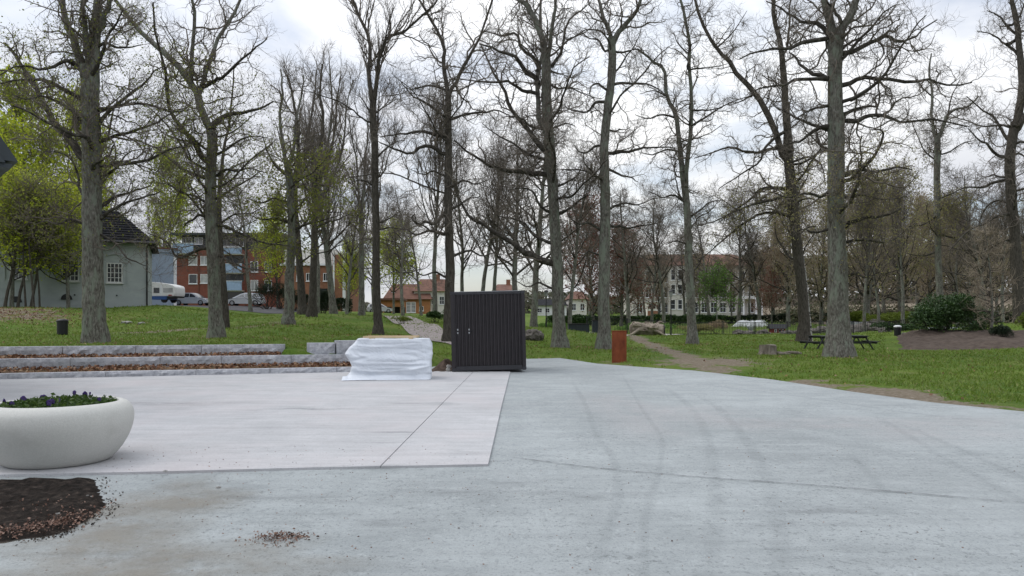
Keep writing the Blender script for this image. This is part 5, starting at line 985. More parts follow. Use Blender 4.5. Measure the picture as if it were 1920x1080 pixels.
def shrub(name, px, py, Y, wx, hz, leaf, nl, size, label, group=None, aspect=.4, wy=None, z0=None, lobes=9, up=.6, seed=1):
    rg = np.random.default_rng(seed); x, y = at(px, py, Y)[:2]; wy = wy or wx*.8; z = H(x, y) if z0 is None else z0; root = tag(empty(name, (x, y, z)), label, 'shrub', group)
    cs = np.column_stack([rg.uniform(-.62, .62, lobes)*wx, rg.uniform(-.6, .6, lobes)*wy, rg.uniform(.25, .68, lobes)*hz]); rad = rg.uniform(.28, .46, lobes)
    cs = np.vstack([cs, [[0, 0, .5*hz]]]); rad = np.append(rad, .5); w_ = rad**2/np.sum(rad**2); k = rg.choice(len(cs), nl, p=w_); dv = unit(rg.normal(size=(nl, 3))); dv[:, 2] = np.abs(dv[:, 2])*1.0-.25*(rg.random(nl) < .35)
    rr = (rad[k]*rg.uniform(.72, 1.03, nl)**.7)[:, None]; P_ = cs[k]+dv*rr*np.array([wx, wy, hz*.95]); P_[:, 2] = np.abs(P_[:, 2])*.98+.03
    n_ = len(P_); out = unit(dv+rg.normal(size=(n_, 3))*.45); nr = unit(rg.normal(size=(n_, 3))*.5+np.array([0, 0, 1.])+dv*.5); b = unit(np.cross(nr, out)); s = size*rg.uniform(.6, 1.3, (n_, 1))
    V = np.stack([P_-out*s*.5, P_+b*s*.5*aspect, P_+out*s*.5-np.array([0, 0, 1])*s*.12, P_-b*s*.5*aspect], 1).reshape(-1, 3); o = obj('foliage', np_mesh('foliage', V, np.arange(4*n_).reshape(-1, 4), M[leaf], False), root); o['kind'] = 'stuff'
    ns = 14; p0 = np.column_stack([rg.normal(size=ns)*wx*.12, rg.normal(size=ns)*wy*.12, np.zeros(ns)-.05]); d = np.column_stack([rg.normal(size=ns)*.8, rg.normal(size=ns)*.6, np.ones(ns)]); Pm = grow(p0, d, np.full(ns, hz*.8), 6, .15, .02, rg); V, Q = tube(Pm, np.full((ns, 1), .035*max(.4, hz/3))*np.linspace(1, .3, 7), 5); o = obj('stem', np_mesh('stem', V, Q, M['barkdark']), root); o['kind'] = 'stuff'
    return root
shrub('rhododendron', 1763, 626, 46.5, 2.35, 3.1, 'ever', 15000, .17, 'big dark green rhododendron on the soil mound', lobes=26, seed=4, z0=.12)
shrub('evergreen_shrub', 1838, 622, 48.5, 1.3, 2.2, 'ever', 6000, .15, 'evergreen shrub on the mound right behind the rhododendron', lobes=12, seed=5, z0=.2)
shrub('dwarf_conifer', 1876, 630, 42, .75, .85, 'thuja', 5200, .10, 'low dark spreading conifer at the foot of the young larch', lobes=10, seed=6, aspect=.25, z0=.45)
shrub('evergreen_shrub', 1932, 622, 48, 1.0, 1.5, 'yew', 3000, .14, 'yellowish shrub at the right edge beyond the mound', lobes=8, seed=7)
GY = 'yellow green shrubs beyond the pond'
shrub('yellow_shrub', 1612, 606, 84, 2.4, 1.7, 'yew', 5000, .25, 'rounded yellow green shrub right of the thick oak', GY, lobes=10, seed=8); shrub('yellow_shrub', 1685, 612, 80, 3.6, 1.6, 'yew', 7000, .25, 'wide yellow green shrub left of the rhododendron', GY, lobes=14, seed=9); shrub('evergreen_shrub', 1690, 622, 66, 2.6, 1.0, 'ever', 4500, .2, 'low dark shrub below the wide yellow green one', lobes=9, seed=10)
for i, (px, py, Y, wx, hz, lab) in enumerate([(500,583,80,1.5,3.5,'dark conifer left in the group beside the silver car'), (527,586,80,1.4,3.1,'dark conifer in the middle of the group behind the green footed tree'), (553,588,78,1.2,2.4,'lowest dark conifer of the group near the close pair of trunks'), (606,588,78,1.1,2.6,'dark evergreen right of the close pair of trunks')]):
    shrub('conifer_bush', px, py, Y, wx, hz, 'thuja', 4200, .16, lab, 'dark conifers by the parked cars', .3, lobes=9, seed=20+i)
shrub('bare_bush', 755, 612, 46, .8, .5, 'yew', 900, .12, 'small yellowish tuft beside the gravel path', lobes=5, seed=31); shrub('dark_bush', 815, 604, 50, .9, .8, 'ever', 2200, .14, 'small dark bush behind the gravel path left of the container', lobes=6, seed=32)
shrub('dark_bush', 860, 603, 66, 2.6, 1.5, 'ever', 2600, .2, 'dark bush behind the container, hidden mostly', lobes=6, seed=33)
# ------------------------------------------------------------------ buildings
def face_parts(root, W, items, y=0.0):           # windows in a front wall standing at y: (x, z, w, h, columns, rows, pane material)
    for it in items:
        x, z, w_, h_, nc, nr, pm = it[:7]; fm = it[7] if len(it) > 7 else 'white'; t_ = min(.07, w_*.1); fr = MB()
        for a in ((x, x+t_, z, z+h_), (x+w_-t_, x+w_, z, z+h_), (x+t_, x+w_-t_, z, z+t_), (x+t_, x+w_-t_, z+h_-t_, z+h_)): fr.box(a[0], a[1], y-.045, y+.02, a[2], a[3])
        for k in range(1, nc): c = x+w_*k/nc; fr.box(c-.025, c+.025, y-.035, y+.015, z+t_, z+h_-t_)
        for k in range(1, nr): c = z+h_*k/nr; fr.box(x+t_, x+w_-t_, y-.03, y+.01, c-.02, c+.02)
        f = fr.build('window', M[fm], root); MB().box(x+t_, x+w_-t_, y-.014, y+.03, z+t_, z+h_-t_).build('pane', M[pm], f)
        MB().box(x-.06, x+w_+.06, y-.12, y-.001, z-.09, z-.004).build('sill', M[fm], f)
# grey plastered house with arched blind windows
x1 = at(277,574,54)[0]; hz = 2.35; W = 11.5; HA = R(24); HC, HS = math.cos(HA), math.sin(HA)
gh = tag(empty('grey_house', (x1-W*HC, 54-W*HS, hz), HA), 'grey plastered house with arched windows and dark roof on the left', 'house')
WH = at(0,455,54)[2]-hz
MB().box(0, W, 0, 9, -.6, WH).build('wall', M['plaster'], gh)
MB().box(-.03, W+.03, -.04, 9.03, -.6, .35).build('plinth', M['plaster'], gh)
def T_(px): k = (px-CX)/F; return (x1-54*k)/(HC-HS*k)
def X_(px): return W-T_(px)
def Z_(py, px): return at(0, py, 54-HS*T_(px))[2]-hz
for cx_, py0, py1, ww in ((35,484,523,1.0),(132,487,527,1.05),(215,493,530,1.0)):
    c = X_(cx_); za, zb = Z_(py1, cx_), Z_(py0, cx_)
    face_parts(gh, W, [(c-ww/2, za, ww, zb-za, 4, 4, 'glass', 'frame')])
    arch = MB(); rO = ww*.80; zc = zb+.05; prev = None
    pts = [(-rO, za-.05), (-rO, zc)]+[(-rO*math.cos(t_), zc+rO*.72*math.sin(t_)) for t_ in np.linspace(.15, math.pi-.15, 11)]+[(rO, zc), (rO, za-.05)]
    for a, b in zip(pts[:-1], pts[1:]): arch.bar((c+a[0], -.03, a[1]), (c+b[0], -.03, b[1]), .07, .09, (0,1,0))
    arch.build('arch_moulding', M['plaster'], gh)
for cx_, py in ((30,567),(125,562)):
    c = X_(cx_); z = Z_(py, cx_); q = [(c-.35, z)]+[(c-.35*math.cos(t_), z+.42*math.sin(t_)) for t_ in np.linspace(.2, math.pi-.2, 8)]+[(c+.35, z)]
    MB().prism(q, -.06, -.001).build('cellar_vent', M['black'], gh)
mb = MB(); e = .55; za = WH-.05; rz_ = WH+2.75
mb.add([(-e,-e,za),(W+e,-e,za),(W+e,9+e,za),(-e,9+e,za),(2,4.5,rz_),(W-2.2,4.5,rz_)], [(0,1,5,4),(1,2,5),(2,3,4,5),(3,0,4),(3,2,1,0)]); rf = mb.build('roof', M['rooftile'], gh)
for k in range(13): t_ = k/13; mb = MB(); mb.bar((-e+(2+e)*t_, -e+(4.5+e)*t_-.03, za+(rz_-za)*t_+.03), (W+e-(2.2+e)*t_, -e+(4.5+e)*t_-.03, za+(rz_-za)*t_+.03), .06, .06); mb.build('tile_course', M['rooftile'], rf)
MB().cyl((-e, -e-.08, za-.02), (W+e, -e-.08, za-.02), .07, None, 8).build('gutter', M['black'], gh); mb = MB(); mb.cyl((W-.05, -.09, -.5), (W-.05, -.09, za-.3), .06, None, 8); mb.cyl((W-.05, -.09, za-.3), (W+.1, -e-.08, za-.05), .06, None, 8); mb.build('downpipe', M['black'], gh)
mb = MB(); mb.cyl((X_(140),-.05,Z_(553,140)),(X_(140),-.01,Z_(553,140)),.06,None,8); mb.cyl((X_(219),-.05,Z_(554,219)),(X_(219),-.01,Z_(554,219)),.06,None,8); mb.build('wall_vent', M['black'], gh)
MB().box(5.6, 6.4, 4.1, 4.9, rz_-.8, rz_+.9).build('chimney', M['brick2'], gh)
# annex
AY = 80; a1 = at(331,570,AY); AW = 6.5; an = tag(empty('annex', (a1[0]-AW*HC, AY-AW*HS, 2.6), HA), 'blue grey flat roofed annex at the right of the grey house', 'building'); AH = at(0,468,AY)[2]-2.6
MB().box(0, AW, 0, 9, -.5, AH-.35).build('wall', M['annex'], an); MB().box(-.1, AW+.1, -.12, 9.1, AH-.348, AH).build('fascia', M['annex'], an); MB().box(-.14, AW+.14, -.16, 9.14, AH+.002, AH+.17).build('roof_edge', M['browntile'], an); MB().box(AW-.28, AW+.012, -.03, -.001, -.5, AH-.36).build('corner_strip', M['white'], an)
# brick flats with blue balconies
BY = 112; b0 = at(329,575,BY); bz = 3.4; bw = at(524,575,BY)[0]-b0[0]; fl = tag(empty('brick_flats', (b0[0], BY, bz)), 'red brick block of flats with blue balcony panels behind the cars', 'building')
def bx(px): return at(px,0,BY)[0]-b0[0]
def bzz(py): return at(0,py,BY)[2]-bz
MB().box(0, bw, 0, 10, -.6, bzz(468)).build('wall', M['brick'], fl); MB().box(.25, bw-.2, 1.6, 9.6, bzz(468)+.003, bzz(440)).build('top_storey', M['slate'], fl); MB().box(-.7, bw+.4, .2, 10.4, bzz(440)+.003, bzz(436)).build('roof', M['slate'], fl)
face_parts(fl, bw, [(bx(354), bzz(497), bx(370)-bx(354), bzz(480)-bzz(497), 2, 1, 'palepane'), (bx(376), bzz(497), bx(390)-bx(376), bzz(480)-bzz(497), 2, 1, 'palepane'), (bx(354), bzz(532), bx(370)-bx(354), bzz(514)-bzz(532), 1, 1, 'glass'), (bx(376), bzz(531), bx(390)-bx(376), bzz(514)-bzz(531), 1, 1, 'palepane'), (bx(411), bzz(510), bx(417)-bx(411), bzz(482)-bzz(510), 1, 2, 'palepane'), (bx(470), bzz(510), bx(484)-bx(470), bzz(490)-bzz(510), 2, 1, 'glass'), (bx(496), bzz(510), bx(510)-bx(496), bzz(490)-bzz(510), 2, 1, 'glass'), (bx(470), bzz(545), bx(484)-bx(470), bzz(525)-bzz(545), 2, 1, 'palepane'), (bx(496), bzz(545), bx(510)-bx(496), bzz(525)-bzz(545), 2, 1, 'glass')])
face_parts(fl, bw, [(bx(334), bzz(456), bx(352)-bx(334), bzz(443)-bzz(456), 3, 1, 'glass'), (bx(356), bzz(456), bx(372)-bx(356), bzz(443)-bzz(456), 2, 1, 'palepane'), (bx(410), bzz(460), bx(450)-bx(410), bzz(444)-bzz(460), 5, 1, 'glass')], 1.59)
for (p0, p1, q0, q1) in ((331,369,476,458),(422,459,512,496),(422,459,545,528),(404,459,477,466)):
    bl = MB().box(bx(p0), bx(p1), -1.3, -1.2, bzz(q0), bzz(q1)); o = bl.build('balcony_panel', M['bluepanel'], fl); MB().box(bx(p0)+.03, bx(p1)-.03, -1.18, -.003, bzz(q0)-.12, bzz(q0)-.01).build('balcony_floor', M['cream'], o); MB().box(bx(p0)-.03, bx(p1)+.03, -1.34, -1.16, bzz(q1)+.004, bzz(q1)+.07).build('rail', M['white'], o)
for (p0, p1, q0, q1) in ((424,457,528,513),(424,457,566,546),(424,457,495,480)): MB().box(bx(p0), bx(p1), -.02, -.002, bzz(q0), bzz(q1)).build('balcony_opening', M['glass'], fl)
for p in (373, 461): MB().cyl((bx(p),-.09,-.5),(bx(p),-.09,bzz(469)),.06,None,8).build('downpipe', M['browntile'], fl)
# second brick building with white pilasters
CY = 105; c0_ = at(526,583,CY); cz = 2.7; cw = at(652,583,CY)[0]-c0_[0]; tb = tag(empty('tan_brick_building', (c0_[0], CY, cz)), 'tan brick building with white corner strips behind the close pair of trunks', 'building')
def cx2(px): return at(px,0,CY)[0]-c0_[0]
def cz2(py): return at(0,py,CY)[2]-cz
MB().box(0, cx2(626), 0, 11, -.6, cz2(498)).build('wall', M['brick2'], tb); MB().box(cx2(626)+.004, cw, -.8, 11, -.6, cz2(478)).build('tower', M['brick2'], tb); MB().box(-.2, cx2(625), -.3, 11.2, cz2(498)+.003, cz2(494)).build('roof_edge', M['white'], tb); MB().box(0, cx2(624), 1.5, 10.6, cz2(494)+.003, cz2(466)).build('attic', M['cream'], tb); MB().box(cx2(626)-.05, cw+.05, -.86, 11.1, cz2(478)+.003, cz2(475)).build('tower_cap', M['cream'], tb)
for p in (627, 645): MB().box(cx2(p), cx2(p)+.22+(.2 if p > 640 else 0), -.9, -.803, -.6, cz2(479)).build('corner_strip', M['white'], tb)
face_parts(tb, cw, [(cx2(p), cz2(527), cx2(p+10)-cx2(p), cz2(512)-cz2(527), 2, 1, 'glass') for p in (535,556,574,590,606)]); MB().box(cx2(590), cx2(614), -.02, -.002, -.5, cz2(541)).build('door', M['black'], tb)
# orange shed and brown roofed house at the end of the path
OY = 124; o0 = at(700,588,OY); oz = 2.45; sh = tag(empty('orange_shed', (o0[0], OY, oz)), 'low orange shed with a car port at the end of the gravel path', 'shed'); ow = at(752,588,OY)[0]-o0[0]
MB().box(0, ow, .6, 5, at(0,575,OY)[2]-oz, at(0,563,OY)[2]-oz).build('upper_wall', M['orange'], sh); MB().box(0, ow, 2.5, 5, -.5, at(0,575,OY)[2]-oz-.004).build('wall', M['black'], sh); MB().box(-.3, ow+.3, .2, 5.3, at(0,563,OY)[2]-oz+.003, at(0,559,OY)[2]-oz).build('roof', M['browntile'], sh)
for p in np.linspace(.05, ow-.25, 4): MB().box(p, p+.18, .62, .8, -.5, at(0,575,OY)[2]-oz-.006).build('post', M['orange'], sh)
bh0 = at(722,588,134); bh = tag(empty('brown_roof_house', (bh0[0], 134, 2.5)), 'house with a big brown roof at the end of the gravel path', 'house'); bw2 = at(806,588,134)[0]-bh0[0]; eh = at(0,560,134)[2]-2.5; rh = at(0,531,134)[2]-2.5
MB().box(0, bw2, 0, 7, -.5, eh).build('wall', M['orange'], bh); mb = MB(); mb.add([(-.4,-.5,eh-.1),(bw2+.4,-.5,eh-.1),(bw2+.4,7.5,eh-.1),(-.4,7.5,eh-.1),(.8,3.5,rh),(bw2-.8,3.5,rh)], [(0,1,5,4),(1,2,5),(2,3,4,5),(3,0,4),(3,2,1,0)]); mb.build('roof', M['browntile'], bh)
face_parts(bh, bw2, [(.35,eh-1.35,.6,1.0,2,2,'glass'), (at(762,0,134)[0]-bh0[0],.2,.8,1.9,1,3,'palepane'), (at(771,0,134)[0]-bh0[0],.2,.8,1.9,1,3,'palepane'), (at(786,0,134)[0]-bh0[0],.5,.8,.8,2,1,'glass')]); mb = MB(); mb.box(.9,1.7,1.2,2.6,eh,eh+1.5); dm = mb.build('dormer', M['browntile'], bh); mb = MB(); mb.box(1.0,1.6,1.14,1.197,eh+.25,eh+1.2); mb.build('dormer_window', M['white'], dm)
# pale houses far behind the container
def far_house(px0, px1, py0, py1, pyr, Y, wall, roof, label, nwin=3, chim=True):
    a = at(px0, py1, Y); w_ = at(px1, 0, Y)[0]-a[0]; h_ = at(0, py0, Y)[2]-a[2]; r_ = at(0, pyr, Y)[2]-a[2]; root = tag(empty('far_house', (a[0], Y, a[2])), label, 'house', 'houses far behind the park')
    MB().box(0, w_, 0, 9, -2.5, h_).build('wall', M[wall], root); mb = MB(); mb.add([(-.4,-.5,h_-.1),(w_+.4,-.5,h_-.1),(w_+.4,9.5,h_-.1),(-.4,9.5,h_-.1),(.6,4.5,r_),(w_-.6,4.5,r_)], [(0,1,5,4),(1,2,5),(2,3,4,5),(3,0,4),(3,2,1,0)]); rf_ = mb.build('roof', M[roof], root)
    face_parts(root, w_, [(w_*(k+.5)/nwin-.45, h_*.45, .9, h_*.32, 2, 2, 'glass') for k in range(nwin)])
    if chim: MB().box(w_*.6, w_*.6+.8, 4, 4.8, h_, r_+.9).build('chimney', M['brick2'], rf_)
far_house(776, 836, 545, 592, 521, 135, 'cream', 'browntile', 'cream house with pale red roof left of the container', 4); far_house(926, 964, 544, 592, 531, 140, 'brick2', 'browntile', 'brick house with a chimney above the container roof', 3); far_house(1005, 1062, 572, 598, 560, 150, 'white', 'rooftile', 'white low house seen just left of the large oak trunk', 4, False); far_house(870, 915, 560, 592, 550, 150, 'cream', 'rooftile', 'low cream house above the left part of the container', 3, False)
far_house(0, 120, 520, 578, 480, 120, 'cream', 'browntile', 'cream house hidden behind the grey house', 4); far_house(1068, 1100, 560, 600, 545, 150, 'cream', 'browntile', 'cream house behind the copper leaved trees', 2, False)
# white building with red brown roof on the right
VY = 150; v0 = at(1186,592,VY); vz = at(0,592,VY)[2]; vw = at(1428,0,VY)[0]-v0[0]; wb = tag(empty('white_building', (v0[0], VY, vz)), 'long white three storey building with red brown roof beyond the pond', 'building')
def vx(px): return at(px,0,VY)[0]-v0[0]
def vzz(py): return at(0,py,VY)[2]-vz
EV = vzz(497); MB().box(0, vw, 0, 12, -1.5, EV).build('wall', M['wall_cream'], wb); mb = MB(); mb.add([(-.7,-.8,EV-.1),(vw+.7,-.8,EV-.1),(vw+.7,12.8,EV-.1),(-.7,12.8,EV-.1),(4,6,vzz(472)),(vw-4,6,vzz(472))], [(0,1,5,4),(1,2,5),(2,3,4,5),(3,0,4),(3,2,1,0)]); mb.build('roof', M['browntile'], wb)
its = []
for r_, (q0, q1) in enumerate(((586,567),(558,538),(530,508))):
    for k in range(13):
        p = 1193+k*17.4
        if 1255 < p < 1275 and r_ == 2: continue
        its.append((vx(p), vzz(q0), 1.25, vzz(q1)-vzz(q0), 2, 2 if r_ < 2 else 1, 'glass'))
face_parts(wb, vw, its)
MB().box(vx(1252), vx(1282), -1.4, -.003, -.8, vzz(500)).build('bay', M['wall_cream'], wb); face_parts(wb, vw, [(vx(1255), vzz(q0), .9, vzz(q1)-vzz(q0), 1, 2, 'glass') for q0, q1 in ((580,562),(552,534),(526,506))]+[(vx(1268), vzz(q0), .9, vzz(q1)-vzz(q0), 1, 2, 'glass') for q0, q1 in ((580,562),(552,534),(526,506))], -1.402)
for q in (534, 560): MB().box(vx(1388), vx(1426), -1.5, -.003, vzz(q)-.1, vzz(q)+.45).build('balcony', M['white'], wb)
for p in (1389, 1400, 1412, 1423): MB().box(vx(p), vx(p)+.3, -1.45, -1.15, -1.2, vzz(534)-.11).build('column', M['white'], wb)
g0 = at(1214,592,142); gl = tag(empty('garage_annex', (g0[0], 142, vz)), 'small tan annex in front of the left part of the white building', 'building'); MB().box(0, 2.1, 0, 4, -1, 2.5).build('wall', M['cream'], gl); MB().box(-.25, 2.35, -.3, 4.2, 2.503, 2.75).build('roof', M['white'], gl); MB().box(.3, 1.5, -.03, -.002, 1.3, 2.2).build('window', M['glass'], gl); MB().box(.0, 2.1, -.05, -.003, -1, .9).build('lower_wall', M['brick2'], gl)
# gable of the near house whose eave corner shows at the left edge
gY = 14.0; tip = at(33,304,gY); sl_ = math.tan(R(57.5)); gb = tag(empty('gable_house', (tip[0], gY, 0), R(42)), 'slate verge of a gabled house poking in at the left edge', 'house'); zt = tip[2]
hw = 3.2
MB().prism([(-.62, 0), (-hw*2-.0+.62, 0), (-hw*2+.62, zt-.1), (-hw, zt+(hw-.62)*sl_-.3), (-.62, zt-.1)], .45, 9).build('wall', M['white'], gb)
for s in (0, 1):
    f_ = (lambda x: x) if s == 0 else (lambda x: -2*hw-x); pr = [(f_(0), zt), (f_(-hw), zt+hw*sl_), (f_(-hw), zt+hw*sl_-.42), (f_(-.22), zt-.0+.02)]
    MB().prism([(f_(0), zt), (f_(-hw), zt+hw*sl_), (f_(-hw), zt+hw*sl_-.36), (f_(-.26), zt)], -.05, 9.2).build('roof', M['slate'], gb)
    MB().prism([(f_(-.20), zt-.05), (f_(-hw), zt+(hw-.2)*sl_-.10), (f_(-hw), zt+(hw-.2)*sl_-.34), (f_(-.34), zt-.05)], -.10, -.052).build('verge_board', M['slate'], gb)
MB().box(-2*hw+.1, -.1, -.03, .45, zt-.13, zt-.055).build('eave_board', M['slate'], gb); MB().prism([(-.62, zt-.05), (-hw, zt+(hw-.62)*sl_-.2), (-2*hw+.62, zt-.05)], .15, .44).build('gable_panel', M['cream'], gb)

# ------------------------------------------------------------------ cars and caravan
def car(px, py, Y, rz, label, est=True):
    x, y = at(px, py, Y)[:2]; z = H(x, y)+.04; r_ = tag(empty('parked_car', (x, y, z), rz), label, 'car', 'silver cars parked by the brick flats')
    # side profile (x forward), half widths for the body and the narrower cabin
    low = [(-2.1,.35),(-2.12,.62),(-2.05,.86),(-1.2,.93),(.75,.90),(1.45,.82),(1.95,.70),(2.1,.55),(2.1,.32),(1.7,.24),(-1.8,.24)]
    def loft(prof, ws):
        V = []; n = len(prof)
        for wy, k in ws: V += [(px_*k, wy, pz) for px_, pz in prof]
        f = [(j*n+i, j*n+(i+1) % n, (j+1)*n+(i+1) % n, (j+1)*n+i) for j in range(len(ws)-1) for i in range(n)]; f += [tuple(range(n-1, -1, -1)), tuple((len(ws)-1)*n+i for i in range(n))]; return V, f
    mb = MB(); V, f = loft(low, [(-.84,.93),(-.88,.985),(-.80,1),(.80,1),(.88,.985),(.84,.93)]); mb.add(V, f); bd_ = mb.build('body', M['carpaint'], r_, bevel=.02)
    top = [(-2.0,.88),(-1.72,1.42),(-1.4,1.48),(.0,1.47),(.35,1.38),(1.15,.89)] if est else [(-2.0,.88),(-1.75,1.35),(-1.3,1.48),(-.1,1.5),(.4,1.36),(1.35,.86)]
    V = []; n = len(top)
    for s in (-1, 1):
        for a, b in top: V.append((a, s*(.84-.20*(b-.88)/.6), b))
    mb = MB(); mb.add(V, [tuple(range(n-1, -1, -1)), tuple(range(n, 2*n))]+[(i, i+1, n+i+1, n+i) for i in range(n-1)]); mb.build('cabin', M['carpaint'], r_, bevel=.02)
    for s in (-1, 1):
        for q in ([(-1.72,.95),(-1.55,1.36),(-.95,1.39),(-.95,.95)], [(-.88,.95),(-.88,1.39),(-.10,1.39),(-.10,.95)], [(-.03,.95),(-.03,1.38),(.28,1.30),(.92,.95)]):
            V = [(a, s*(.848-.20*(b-.88)/.6), b) for a, b in q]+[(a, s*(.80-.20*(b-.88)/.6), b) for a, b in q]; mb = MB(); mb.add(V, [(0,1,2,3),(7,6,5,4),(0,4,5,1),(1,5,6,2),(2,6,7,3),(3,7,4,0)]); mb.build('side_window', M['palepane' if not est else 'glass'], r_)
    mb = MB(); mb.add([(.40,-.62,1.37),(.40,.62,1.37),(1.14,.74,.92),(1.14,-.74,.92),(.36,-.6,1.33),(.36,.6,1.33),(1.08,.72,.90),(1.08,-.72,.90)], [(0,1,2,3),(7,6,5,4),(0,4,5,1),(1,5,6,2),(2,6,7,3),(3,7,4,0)]); mb.build('windscreen', M['glass'], r_)
    for a in (-1.32, 1.32):
        for s in (-1, 1):
            w_ = MB().cyl((a, s*.70, .31), (a, s*.893, .31), .31, None, 20).build('wheel', M['rubber'], r_, bevel=.01); MB().cyl((a, s*.88, .31), (a, s*.902, .31), .20, .18, 14).build('rim', M['zinc'], w_)
    for s in (-1, 1): MB().box(1.93, 2.09, s*.68-.13, s*.68+.13, .60, .72).build('headlight', M['palepane'], r_, bevel=.02); MB().box(-2.11, -2.0, s*.70-.1, s*.70+.1, .66, .84).build('tail_light', M['redlamp'], r_, bevel=.02); MB().box(.72,.86,s*.90-.06,s*.90+.06,.93,1.04).build('mirror', M['carpaint'], r_, bevel=.02)
    return r_
car(362, 574, 88, R(-4), 'silver car parked right of the caravan, nose to the right'); car(461, 575.5, 87, R(183), 'silver hatchback parked left of the dark conifers, nose to the left', False)
o = car(712, 586, 116, R(15), 'pale car parked in front of the orange shed'); o.scale = (.95,.95,.95); o['group'] = 'cars further off'
for k_ in ('group',): 
    if k_ in o: del o[k_]
x, y = at(314, 574, 72)[:2]; cv = tag(empty('caravan', (x, y, H(x, y)+.34), R(-3)), 'white caravan with a blue lower band beside the grey house', 'caravan')
pr = [(-1.25,.62),(-1.28,1.55),(-1.15,2.0),(.55,1.78),(1.12,1.62),(1.24,1.45),(1.26,.9),(1.2,.62)]
mb = MB(); mb.prism(pr, -1.0, 1.0); mb.build('body', M['caravan'], cv, bevel=.04)
MB().prism([(-1.22,.30),(-1.25,.615),(.50,.615),(.42,.30)], -1.005, 1.005).build('lower_band', M['caravanblue'], cv); MB().prism([(.5,.40),(.5,.615),(1.20,.615),(1.16,.45)], -.99, .99).build('lower_panel', M['black'], cv)
for q in ((-.82,-.26,.92,1.42),(-1.18,-1.05,1.1,1.3)): MB().box(q[0], q[1], -1.02, -1.002, q[2], q[3]).build('side_window', M['glass'], cv)
MB().box(.12, 1.05, -1.02, -1.002, .98, 1.40).build('front_window', M['palepane'], cv); MB().box(-.2, -.02, -1.015, -1.003, .65, 1.70).build('door_edge', M['white'], cv)
for s in (-1, 1): MB().cyl((.15, s*.75, .28), (.15, s*.98, .28), .28, None, 18).build('wheel', M['rubber'], cv)
MB().box(.62,.95,-1.012,-1.0,.66,.76).build('tail_light', M['redlamp'], cv); mb = MB(); mb.bar((1.15,-.3,.42),(1.75,0,.40),.06,.08); mb.bar((1.15,.3,.42),(1.75,0,.40),.06,.08); mb.build('tow_bar', M['zinc'], cv)

# ------------------------------------------------------------------ pond, fence, lamps, playhouse, hedges
pond = [(14,68),(20,68.4),(34,68),(42,66),(46,72),(40,84),(26,88),(14,84)]
zw = .12
MB().slab(pond, -.4, zw).build('pond_water', M['water'])['kind'] = 'structure'
def fence(pts, label, hgt=1.22, step=.14):
    p0 = pts[0]; root = tag(empty('iron_fence', (p0[0], p0[1], H(*p0))), label, 'fence'); base = np.array([p0[0], p0[1], H(*p0)]); L = np.array(pts); d = np.r_[0, np.cumsum(np.hypot(*np.diff(L, axis=0).T))]; tot = d[-1]
    def P_(s): x = np.interp(s, d, L[:, 0]); y = np.interp(s, d, L[:, 1]); return np.array([x, y, H(x, y)])-base
    np_ = int(tot/2.6); ss = np.linspace(0, tot, np_+1)
    for s in ss: p = P_(s); mb = MB(); mb.bar(p+[0,0,-.1], p+[0,0,hgt+.08], .09, .09, (0,1,0)); mb.build('fence_post', M['black'], root)
    for a, b in zip(ss[:-1], ss[1:]):
        pa, pb = P_(a), P_(b); mb = MB()
        for zz_ in (.14, hgt): mb.bar(pa+[0,0,zz_], pb+[0,0,zz_], .035, .045)
        n_ = int((b-a)/step)
        for k in range(1, n_): q = pa+(pb-pa)*k/n_; mb.bar(q+[0,0,.16], q+[0,0,hgt-.02], .024, .024, (0,1,0))
        mb.build('fence_panel', M['black'], root)
fence([(13,66.5),(18,66.5),(24,66.8),(30,66.6),(36,65)], 'black iron railing along the pond behind the picnic tables')
fence([(6.2,61.8),(9.5,62.6),(12.6,64.8)], 'short black iron railing behind the fallen trunk')
sp = tag(empty('fountain', (at(1408,620,74)[0], 74, zw)), 'white fountain spray rising from the pond behind the railing', 'fountain')
def jets(tilt0, n, seed, L=1.3):
    rg_ = np.random.default_rng(seed); P_ = []
    for k in range(n):
        a = rg_.random()*6.283; v = rg_.uniform(.5, 1.0)*tilt0; t_ = np.linspace(0, 1, 9); r_ = v*1.9*t_; z_ = 1.35*(1-(1-1.6*t_)**2*1.0)*rg_.uniform(.75, 1.0); z_ = z_-z_[0]; P_.append(np.column_stack([r_*np.cos(a), r_*np.sin(a), np.maximum(z_, 0)+.02]))
    return np.array(P_)
PJ = jets(1.0, 160, 3); V, Q = tube(PJ, np.full((160, 9), .016), 3); o = obj('water_jet', np_mesh('water_jet', V, Q, M['spray']), sp); o['kind'] = 'stuff'
MB().lathe([(.001,.0),(.45,.02),(.5,-.05)], 20).build('nozzle_ring', M['black'], sp)
# rocks round the pond
for i, (px, py, Y, s) in enumerate([(1385,627,70,.5),(1405,629,69.5,.45),(1432,628,70,.5),(1478,627,69,.55),(1500,626,70,.5),(1525,624,70,.6),(1545,621,72,.7),(1598,620,72,.8),(1622,618,74,.9),(1645,620,73,.6),(1640,612,80,1.0),(1660,624,70,.5)]):
    x, y = at(px, py, Y)[:2]; o = rock('boulder', (x, y, H(x, y)+s*.2), (s*1.2, s*.8, s*.6), 'rough grey brown boulder on the pond bank behind the railing', 'rock', i*3+1); o['group'] = 'boulders round the pond'; o['label'] = ['low boulder at the left foot of the fountain spray','boulder directly in front of the fountain spray','boulder at the right foot of the fountain spray','boulder just right of the duck house','boulder second to the right of the duck house','boulder left of the speckled leaning trunk','larger boulder right behind the speckled leaning trunk','large boulder right of the thick oak by the pond','largest boulder on the bank between the thick oak and the bin','boulder on the bank below the wide yellow green shrub','far boulder under the pale stone slab by the yellow green shrub','boulder on the bank nearest the pale lidded bin'][i]
x, y = at(1588, 611, 82)[:2]
